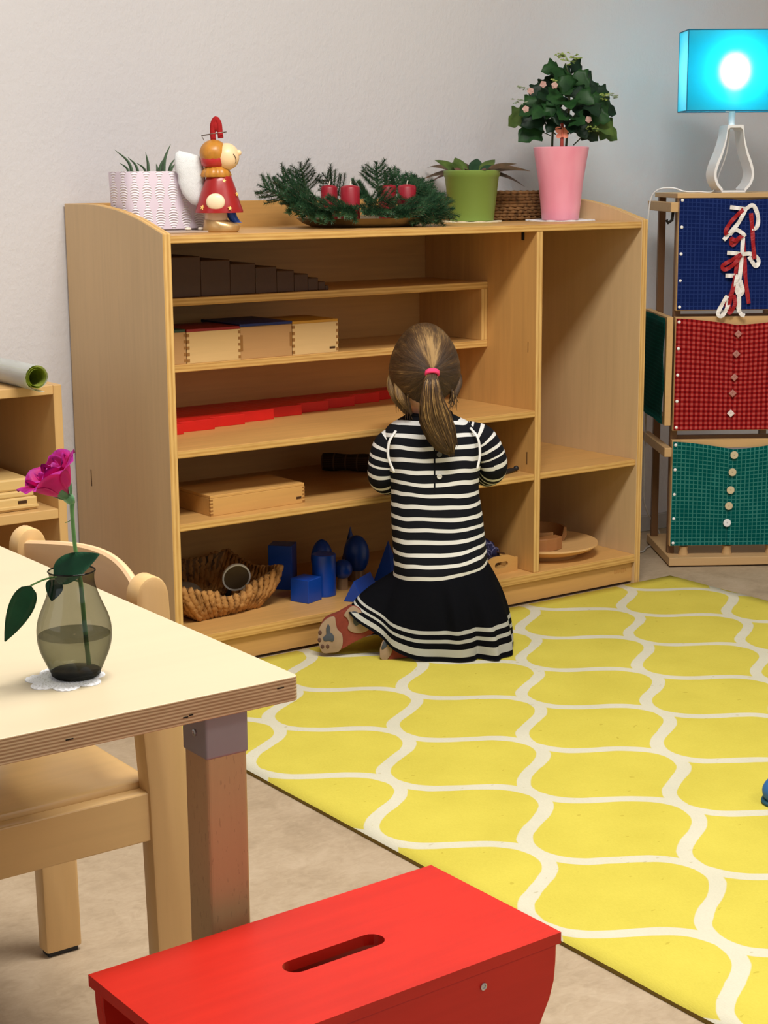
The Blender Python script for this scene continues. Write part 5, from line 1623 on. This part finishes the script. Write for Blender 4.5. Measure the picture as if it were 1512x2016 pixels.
for s_ in (-1, 1):
    bm = B(); ball(bm, Hc + Vector((s_ * .027, .073, .004)), .0105, .008, .0085); e_ = link('eye', bm, M['white'], kid, 180)
    bm = B(); ball(bm, Hc + Vector((s_ * .027, .0785, .004)), .0048, .0035, .0052); link('iris', bm, M['dark'], e_, 180)
bm = B(); ball(bm, Hc + Vector((0, .0845, -.043)), .014, .003, .0035); link('lips', bm, plain('child_lips', srgb(196, 110, 104), .5), kid, 180)

# ------------------------------------------------------------------ dress
def mat_stripes(name, white_to=.34):
    t = NT(name); u = t.n('ShaderNodeUVMap').outputs[0]; xyz = t.sep(u)
    wob = t.noise(t.mapping(u, (1.0, .30, 1)), 1.1, 1)
    v = t.math('ADD', xyz[1], t.math('MULTIPLY_ADD', wob, .55, -.27))
    f = t.math('FRACT', v)
    st = t.math('LESS_THAN', f, white_to)
    kn = t.noise(t.mapping(u, (60, 9, 1)), 30, 2)
    t.base(t.mix(st, t.ramp(kn, [(.3, srgb(15, 16, 21)), (.7, srgb(26, 28, 35))]), t.ramp(kn, [(.3, srgb(214, 214, 212)), (.7, srgb(232, 232, 230))])), .85, .12)
    t.bump(kn, .25, .001)
    return t.m
M['stripe'] = mat_stripes('black_white_stripes')
M['stripe_sleeve'] = mat_stripes('sleeve_stripes', .30)
def mat_skirt():
    t = NT('striped_hem_skirt'); u = t.n('ShaderNodeUVMap').outputs[0]; v = t.sep(u)[1]
    w = None
    for a, b_ in ((.600, .648), (.712, .758), (.835, .935)):
        q = t.math('MULTIPLY', t.math('GREATER_THAN', v, a), t.math('LESS_THAN', v, b_))
        w = q if w is None else t.math('MAXIMUM', w, q)
    kn = t.noise(t.mapping(u, (60, 40, 1)), 30, 2)
    t.base(t.mix(w, t.ramp(kn, [(.3, srgb(13, 14, 19)), (.7, srgb(23, 24, 31))]), t.ramp(kn, [(.3, srgb(216, 216, 210)), (.7, srgb(234, 234, 226))])), .85, .12)
    t.bump(kn, .2, .001)
    return t.m
M['skirt'] = mat_skirt()
M['knit'] = plain('black_knit', srgb(18, 19, 24), .85, .12, 0, .2, 200)
N = 96
tor = [(.168, .009, -.006, .1010, .094), (.185, .0085, -.008, .1000, .093), (.215, .0060, -.008, .0990, .088), (.25, .0030, -.007, .0985, .083), (.30, -.0005, -.006, .0965, .079),
       (.345, -.0030, -.005, .0935, .077), (.385, -.0040, -.005, .0965, .075), (.42, -.0045, -.004, .1010, .073), (.448, -.0060, -.002, .1040, .069), (.466, -.0085, .000, .1020, .063),
       (.480, -.0100, .002, .0920, .056), (.490, -.0115, .004, .0760, .049), (.498, -.0130, .006, .0600, .043), (.5035, -.0140, .007, .0500, .040), (.5065, -.0145, .008, .0455, .038)]
def smooth_rows(rows, n):
    pts = [Vector(r_[:3]) for r_ in rows]; q = [Vector(r_[3:] + (0,)) for r_ in rows]
    return [tuple(a) + tuple(b_)[:2] for a, b_ in zip(spline(pts, n), spline(q, n))]
rows = smooth_rows(tor, 4)
def tpt(r_, k):
    a = 2 * PI * k / N
    z, cx, cy, rx, ry = r_
    e = 2 / 2.35
    c, s_ = math.cos(a), math.sin(a)
    low = max(0, min(1, (.40 - z) / .22))
    fold = 1 + .012 * low * math.sin(5 * a + z * 30) + .006 * low * math.sin(11 * a - z * 55)
    tilt = .020 * (c if c > 0 else c * .35) * max(0, 1 - (z - .168) / .12)
    return (cx + rx * fold * abs(c) ** e * (1 if c >= 0 else -1), cy + ry * fold * abs(s_) ** e * (1 if s_ >= 0 else -1), z + tilt + 0.0)
rings = [[tpt(r_, k) for k in range(N)] for r_ in rows]
top_rows = len(rows)
bm = B()
loft(bm, rings, True, (False, False), uv=lambda i, k: (k / N * 6, (rows[i][0] - .168) / .0246))
dr = link('dress', bm, [M['stripe'], M['knit']], kid, 180)
for p in dr.data.polygons:
    if p.center.z > .4955: p.material_index = 1
bm = B(); tube(bm, [tuple(Vector(rings[-1][k % N]) + Vector((0, 0, -.0005))) for k in range(N + 1)], .0042, 8); link('collar', bm, M['knit'], dr, 180)
# sleeves
def sleeve(pts, rad, seed):
    bm = B(); sp = spline(pts, 8); n = len(sp)
    rd = lerp_list(rad, n)
    L = [0]
    for a, b_ in zip(sp, sp[1:]): L.append(L[-1] + (b_ - a).length)
    fr_ = frames_along(sp); m_ = 32
    rr = [[p + (u * math.cos(2 * PI * k / m_) + w * math.sin(2 * PI * k / m_)) * (r_ * (1 + .035 * noise.noise(Vector((math.cos(2 * PI * k / m_), math.sin(2 * PI * k / m_), L[i] * 30 + seed))))) for k in range(m_)] for i, ((p, u, w, d), r_) in enumerate(zip(fr_, rd))]
    loft(bm, rr, True, (True, True), uv=lambda i, k: (k / m_ * 2, L[i] / .0170 - .45))
    return link('sleeve', bm, M['stripe_sleeve'], dr, 180)
sleeve([(-.070, .0, .458), (-.099, -.002, .440), (-.112, .000, .405), (-.1135, .010, .368), (-.096, .060, .352), (-.076, .120, .360), (-.062, .175, .368)], [.026, .0330, .0320, .0310, .0290, .0250, .0215], 1)
sleeve([(.060, .0, .466), (.094, -.002, .450), (.113, .000, .420), (.1215, .012, .388), (.110, .065, .366), (.092, .125, .368), (.078, .180, .372)], [.026, .0335, .0320, .0310, .0290, .0250, .0215], 9)
# white armhole seams
M['piping'] = plain('white_piping', srgb(230, 230, 228), .85, .1)
for pts in ([(-.0860, -.0400, .476), (-.1000, -.0560, .455), (-.1020, -.0640, .425), (-.0900, -.0730, .393)], [(.0700, -.0440, .482), (.0850, -.0560, .462), (.0890, -.0650, .430), (.0830, -.0735, .398)]):
    bm = B(); tube(bm, spline(pts, 6), .0034, 8, flat=.6); link('armhole_piping', bm, M['piping'], dr, 180)
# placket and buttons on the back
bm = B()
pk = [(-.0060, -.0790, z) for z in (.350, .385, .42, .45, .47, .485)]
pys = [-.0822, -.0806, -.0778, -.0726, -.0660, -.0590]
rr = []
for (x, _, z), y in zip(pk, pys): rr.append([(x - .0018, y, z), (x + .0018, y, z), (x + .0018, y + .004, z), (x - .0018, y + .004, z)])
loft(bm, rr, True); link('placket_seam', bm, M['knit'], dr)
for x, y, z, c_ in ((.004, -.0775, .432, srgb(96, 98, 104)), (.004, -.0818, .386, srgb(214, 212, 206))):
    bm = B(); lathe(bm, [(.0052, 0), (.0056, .001), (.0052, .0022), (.0036, .0024), (.0034, .0014), (.001, .0014)], 24, Matrix.Translation((x, y, z)) @ Matrix.Rotation(R(90), 4, 'X')); bt = link('button', bm, plain('dress_button_%d' % int(z * 1000), c_, .35, .5), dr, 50)
    bm = B()
    for q in (-.0013, .0013): ball(bm, (x + q, y - .0016, z), .0006, n=8)
    link('button_hole', bm, M['dark'], bt)
# skirt
hem_c = [(0, .160, -.030, .003), (25, .159, -.072, .002), (45, .141, -.104, .001), (65, .095, -.124, .001), (90, .032, -.134, .001), (110, -.030, -.132, .002), (130, -.076, -.126, .016), (148, -.115, -.113, .040),
         (165, -.155, -.100, .072), (180, -.189, -.082, .099), (200, -.176, -.020, .085), (220, -.13, .05, .040), (250, -.06, .115, .004), (270, .02, .135, .002), (300, .11, .115, .002), (332, .150, .045, .002)]
hp = [Vector(q[1:]) for q in hem_c]
closed = spline(hp + hp[:2], 12)[:len(hp) * 12]
angs = [q[0] for q in hem_c] + [360]
hem, hang = [], []
for i, p in enumerate(closed):
    s = i / 12; k = int(s); hang.append(-(angs[k] + (angs[k + 1] - angs[k]) * (s - k))); hem.append(p)
NS = len(hem)
rows_s = 26
srings = []
for j in range(rows_s + 1):
    q = j / rows_s
    rg = []
    for i in range(NS):
        a = R(hang[i])
        kk = (a / (2 * PI) * N) % N
        top = Vector(tpt(rows[0], kk)); top = top * 1.0
        p = top.lerp(hem[i], q)
        out = Vector((math.cos(a), math.sin(a), 0))
        bul = (.016 if math.sin(a) < .3 else .004) * math.sin(PI * q) ** .9
        f1 = math.sin(8 * a + .6) * .0045 * q * (1 if q < .97 else .8) + math.sin(13 * a + 1.9) * .0022 * q
        # one deep pleat at the back right
        da = math.degrees(a) % 360 - 297
        f1 += .017 * q * math.exp(-((da - 6) / 5) ** 2) - .013 * q * math.exp(-((da + 4) / 4) ** 2)
        db = math.degrees(a) % 360 - 272
        f1 += (.007 * math.exp(-((db - 4) / 4) ** 2) - .006 * math.exp(-((db + 4) / 4) ** 2)) * math.sin(PI * min(1, q * 1.15))
        p = p + out * (bul + f1)
        if p.z < .0015: p.z = .0015
        rg.append(p)
    srings.append(rg)
bm = B(); loft(bm, srings, True, (False, False), uv=lambda i, k: (k / NS * 8, i / rows_s))
t = bm
bmesh.ops.solidify(bm, geom=bm.faces[:], thickness=.0016)
link('skirt', bm, M['skirt'], dr, 180)

# ------------------------------------------------------------------ shoes with paw-print soles
SC = {'beige': plain('sole_beige_rubber', srgb(158, 134, 112), .75, .15, 0, .08, 60), 'grey': plain('sole_grey_paw', srgb(74, 78, 86), .75, .2, 0, .08, 60),
      'red': plain('shoe_brick_red', srgb(132, 62, 50), .8, .15, 0, .12, 90), 'brown': plain('sole_brown_dot', srgb(92, 66, 56), .8, .15)}
PX = 930.0
def sp_(zx, zy, c):  # paw-zoom pixel -> metres around the sole centre
    px, py = 590 + zx / 3.516, 1100 + zy / 3.516
    return ((px - c[0]) / PX, -(py - c[1]) / (PX * .985))
def shoe(ctr_px, ctr, outline, arch_only, pads, greys, dots, depth):
    o = bpy.data.objects.new('shoe', None); o.empty_display_size = .03; COL.objects.link(o); o.parent = kid; o.location = ctr
    pol = [sp_(x, y, ctr_px) for x, y in outline]
    cx = sum(p[0] for p in pol) / len(pol); cz = sum(p[1] for p in pol) / len(pol)
    pol = [tuple(p)[::2] for p in [Vector((v.x, 0, v.z)) for v in spline([(x, 0, z) for x, z in pol + pol[:2]], 5)[:len(pol) * 5]]]
    bm = B()
    loft(bm, [[(cx + (x - cx) * s_, yy, cz + (z - cz) * s_ + up) for x, z in pol] for s_, yy, up in ((.96, -.002, 0), (1.0, .002, 0), (1.0, .010, 0), (.97, .022, .001), (.86, .036, .003), (.62, .048, .005), (.25, .053, .006))], True)
    u_ = link('shoe_upper', bm, SC['red'], o, 60)
    for pd in pads:
        q = [sp_(x, y, ctr_px) for x, y in pd]
        q = [(v.x, v.z) for v in spline([(x, 0, z) for x, z in q + q[:2]], 4)[:len(q) * 4]]
        bm = B(); prism(bm, q, -.0045, .002, 'Y', bev=.0008); link('sole_pad', bm, SC['beige'], o, 40)
    for g_ in greys:
        q = [sp_(x, y, ctr_px) for x, y in g_]
        q = [(v.x, v.z) for v in spline([(x, 0, z) for x, z in q + q[:2]], 4)[:len(q) * 4]]
        bm = B(); prism(bm, q, -.0056, -.003, 'Y', bev=.0004); link('paw_print', bm, SC['grey'], o, 40)
    for x, y in dots:
        c = sp_(x, y, ctr_px)
        bm = B(); ball(bm, (c[0], -.0045, c[1]), .0040, .0014, .0050, 14); link('toe_dot', bm, SC['brown'], o, 180)
    return o
toe_pad = [(115, 590), (118, 540), (140, 490), (180, 452), (230, 438), (240, 480), (250, 525), (280, 560), (287, 605), (280, 650), (255, 684), (200, 692), (150, 692), (125, 650)]
heel_pad = [(296, 425), (325, 385), (365, 366), (410, 395), (442, 448), (480, 480), (478, 520), (440, 545), (395, 554), (350, 545), (322, 520), (330, 480), (318, 448)]
main1 = [(185, 487), (172, 520), (172, 560), (150, 582), (160, 608), (190, 605), (215, 612), (228, 590), (218, 560), (200, 545), (200, 510)]
heel1 = [(345, 405), (370, 398), (400, 412), (432, 440), (410, 480), (380, 500), (362, 480), (360, 440)]
outl1 = [(116, 600), (122, 530), (160, 462), (235, 430), (300, 395), (365, 366), (430, 400), (500, 470), (525, 510), (500, 560), (430, 590), (350, 630), (285, 668), (215, 694), (140, 688)]
shoe((672, 1250), (-.2005, -.082, .0595), outl1, None, [toe_pad, heel_pad], [main1, heel1], [(130, 548), (125, 600), (145, 646), (181, 646)], .05)
toe2 = [(555, 705), (556, 650), (575, 600), (602, 575), (625, 595), (646, 630), (640, 670), (622, 705), (600, 730), (572, 728)]
grey2 = [(566, 640), (580, 602), (600, 592), (606, 618), (596, 640), (572, 655)]
outl2 = [(558, 705), (558, 650), (585, 596), (625, 575), (700, 590), (790, 610), (880, 640), (905, 680), (860, 712), (780, 712), (700, 722), (640, 730), (585, 731)]
shoe((775, 1285), (-.0935, -.105, .0235), outl2, None, [toe2], [grey2], [], .04)

# ------------------------------------------------------------------ hair: cap gathered at a pink tie, ponytail, loose strands
def mat_hair():
    t = NT('brown_hair'); u = t.n('ShaderNodeUVMap').outputs[0]; xyz = t.sep(u)
    st = t.noise(t.mapping(u, (60, 1.6, 1)), 4, 4, .7)
    big = t.noise(t.mapping(u, (9, .7, 1)), 3, 2)
    m = t.math('ADD', t.math('MULTIPLY', st, .55), t.math('MULTIPLY', big, .45))
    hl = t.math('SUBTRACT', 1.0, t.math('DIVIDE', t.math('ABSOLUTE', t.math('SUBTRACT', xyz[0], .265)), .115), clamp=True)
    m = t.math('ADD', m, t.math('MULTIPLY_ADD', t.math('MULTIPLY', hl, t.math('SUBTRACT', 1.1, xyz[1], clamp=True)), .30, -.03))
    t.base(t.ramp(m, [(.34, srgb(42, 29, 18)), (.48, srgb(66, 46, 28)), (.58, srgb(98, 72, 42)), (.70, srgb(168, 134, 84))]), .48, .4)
    t.bump(st, .5, .004)
    return t.m
M['hair'] = mat_hair()
tie = Vector((-.0105, -.100, .606))
hr = B(); t = hr
NA, NT_ = 180, 34
tdir = (tie - Hc).normalized()
h1 = tdir.cross(Vector((0, 0, 1))).normalized()   # sideways
h2 = h1.cross(tdir).normalized()                  # upwards
rng = random.Random(3)
jit = [rng.uniform(-1, 1) for _ in range(NA)]
def cap_pt(i, q):
    a = 2 * PI * i / NA
    up, sd = math.sin(a), math.cos(a)
    tm = 112 - 16 * max(0, up) if up > -.2 else 112 - 62 * min(1, (-.2 - up) / .55)
    tm += jit[i % NA] * 1.5 * (1 if up < -.1 else .2)
    th = R(tm) * (.05 + .95 * q)
    dv = tdir * math.cos(th) + (h1 * sd + h2 * up) * math.sin(th)
    wz = .0935 if dv.z > 0 else .0860
    wx = .0745 * (1 + .02 * (dv.z < 0)) if dv.z < .1 else .0745 * (1 - .10 * (dv.z - .1))
    r_ = 1 / math.sqrt((dv.x / wx) ** 2 + (dv.y / .0930) ** 2 + (dv.z / wz) ** 2)
    ridge = 1 + .010 * math.sin(i * 1.1 + jit[i % NA]) * q * (1.2 - q)
    pull = .010 * math.exp(-(th / .30) ** 2)
    p = Hc + dv * (r_ * ridge + pull)
    if up < -.1: p += Vector((0, 0, -.004 * q))
    return p
vr = [[hr.verts.new(cap_pt(i, j / NT_)) for i in range(NA)] for j in range(NT_ + 1)]
uvl = hr.loops.layers.uv.new('UVMap')
for j in range(NT_):
    for i in range(NA):
        i2 = (i + 1) % NA
        f = hr.faces.new((vr[j][i], vr[j][i2], vr[j + 1][i2], vr[j + 1][i])); f.smooth = True
        for lp, uv_ in zip(f.loops, ((i / NA, j / NT_), ((i + 1) / NA, j / NT_), ((i + 1) / NA, (j + 1) / NT_), (i / NA, (j + 1) / NT_))): lp[uvl].uv = uv_
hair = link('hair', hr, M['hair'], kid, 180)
bm = B()
td = Vector((-.05, -.62, -.78)).normalized(); tu = Vector((1, 0, 0)); tv = td.cross(tu).normalized()
tc = tie + Vector((-.0008, -.0095, -.001))
for kk in (-.0018, .0018): tube(bm, [tc + td * kk + tu * (.0118 * math.cos(a)) + tv * (.0100 * math.sin(a)) for a in [2 * PI * k / 32 for k in range(33)]], .0036, 10)
link('hair_tie', bm, plain('pink_hair_tie', srgb(240, 70, 120), .8, .2), hair, 180)
path = [(-.0115, -.100, .606), (-.0125, -.113, .597), (-.0135, -.121, .578), (-.0120, -.122, .548), (-.0060, -.117, .515), (.0060, -.1115, .482), (.0180, -.107, .456), (.0270, -.105, .437)]
wid = [.0085, .0125, .0185, .0255, .0335, .0315, .0235, .0060]
sp = spline(path, 6); n = len(sp); wd = lerp_list(wid, n)
bm = B(); m_ = 44
rr = []
for i, (p, w) in enumerate(zip(sp, wd)):
    d = (sp[min(i + 1, n - 1)] - sp[max(i - 1, 0)]).normalized()
    u_ = Vector((d.z * -1, 0, d.x)); u_ = Vector((1, 0, 0)) - d * d.x; u_.normalize(); v_ = d.cross(u_)
    ring_ = []
    for k in range(m_):
        a = 2 * PI * k / m_
        rp_ = 1 + .05 * math.sin(k * 2.9) + .03 * math.sin(k * 5.3 + 1)
        ring_.append(p + u_ * (w * rp_ * math.cos(a)) + v_ * (min(w, .0150) * .8 * rp_ * math.sin(a)) )
    rr.append(ring_)
loft(bm, rr, True, uv=lambda i, k: (.04 + k / m_ * .38, i / (n - 1) * 2.5))
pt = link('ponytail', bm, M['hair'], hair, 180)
# strands lying over the tail and wisps at the neck
def strand(bm, pts, r0):
    sp2 = spline(pts, 5); n2 = len(sp2)
    tube(bm, sp2, [r0 * (1 - .75 * (k / (n2 - 1)) ** 2) for k in range(n2)], 5, uv=lambda i, k: (.12 + (r0 * 900 + pts[0][0] * 40) % .12, i / n2 * .8))
bm = B()
for k in range(90):
    s_ = rng.uniform(-.95, .95); dep = math.sqrt(max(0, 1 - s_ * s_))
    endf = rng.uniform(.78, 1.06)
    pts = []
    for i in range(1, 8):
        q = min(endf, i / 7.0) if i == 7 else i / 7 * endf
        ii = min(q, 1) * (n - 1); a0 = int(min(ii, n - 2)); fr2 = ii - a0
        p = sp[a0].lerp(sp[a0 + 1], fr2); w = wd[a0] * (1 - fr2) + wd[a0 + 1] * fr2
        p = p + Vector((w * s_ * rng.uniform(.9, 1.08), -min(w, .0150) * .82 * dep - .0006, 0))
        if q >= 1: p += Vector((rng.uniform(-.003, .004), 0, -(q - 1) * .08 - rng.uniform(0, .006)))
        pts.append(tuple(p))
    strand(bm, pts, rng.uniform(.0008, .0015))
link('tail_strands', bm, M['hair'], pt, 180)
bm = B()
for k in range(46):
    left = k < 30
    a = rng.uniform(0, 1)
    if left: p0 = Vector((-.088 + .030 * a, -.01 - .055 * a + rng.uniform(-.01, .02), .568 - .012 * a)); dx = rng.uniform(-.004, .012)
    else: p0 = Vector((.030 + .014 * a, -.045 + .03 * a, .556 + rng.uniform(-.008, .008))); dx = rng.uniform(-.012, .006)
    ln = rng.uniform(.030, .062) * (1 if left else .8)
    strand(bm, [tuple(p0), tuple(p0 + Vector((dx * .3, 0, -ln * .4))), tuple(p0 + Vector((dx * .7, rng.uniform(-.004, .004), -ln * .75))), tuple(p0 + Vector((dx * 1.3, rng.uniform(-.006, .006), -ln)))], rng.uniform(.0007, .0013))
link('loose_strands', bm, M['hair'], hair, 180)
# locks that hang in front of the ears
for s_, pts in ((-1, [(-.085, .010, .60), (-.0905, -.010, .572), (-.082, -.022, .545), (-.068, -.022, .520), (-.064, -.020, .508)]), (1, [(.038, .010, .60), (.0430, -.008, .575), (.036, -.022, .550), (.026, -.026, .530)]), (-1, [(-.078, -.030, .575), (-.074, -.046, .552), (-.062, -.046, .530), (-.052, -.040, .511)])):
    bm = B(); sp2 = spline(pts, 6); n2 = len(sp2)
    tube(bm, sp2, lerp_list([.012, .015, .013, .008, .002][:len(pts)] if len(pts) == 5 else [.012, .013, .009, .002], n2), 12, flat=.55, uv=lambda i, k: (k / 12 * .25, i / n2))
    link('side_lock', bm, M['hair'], hair, 180)
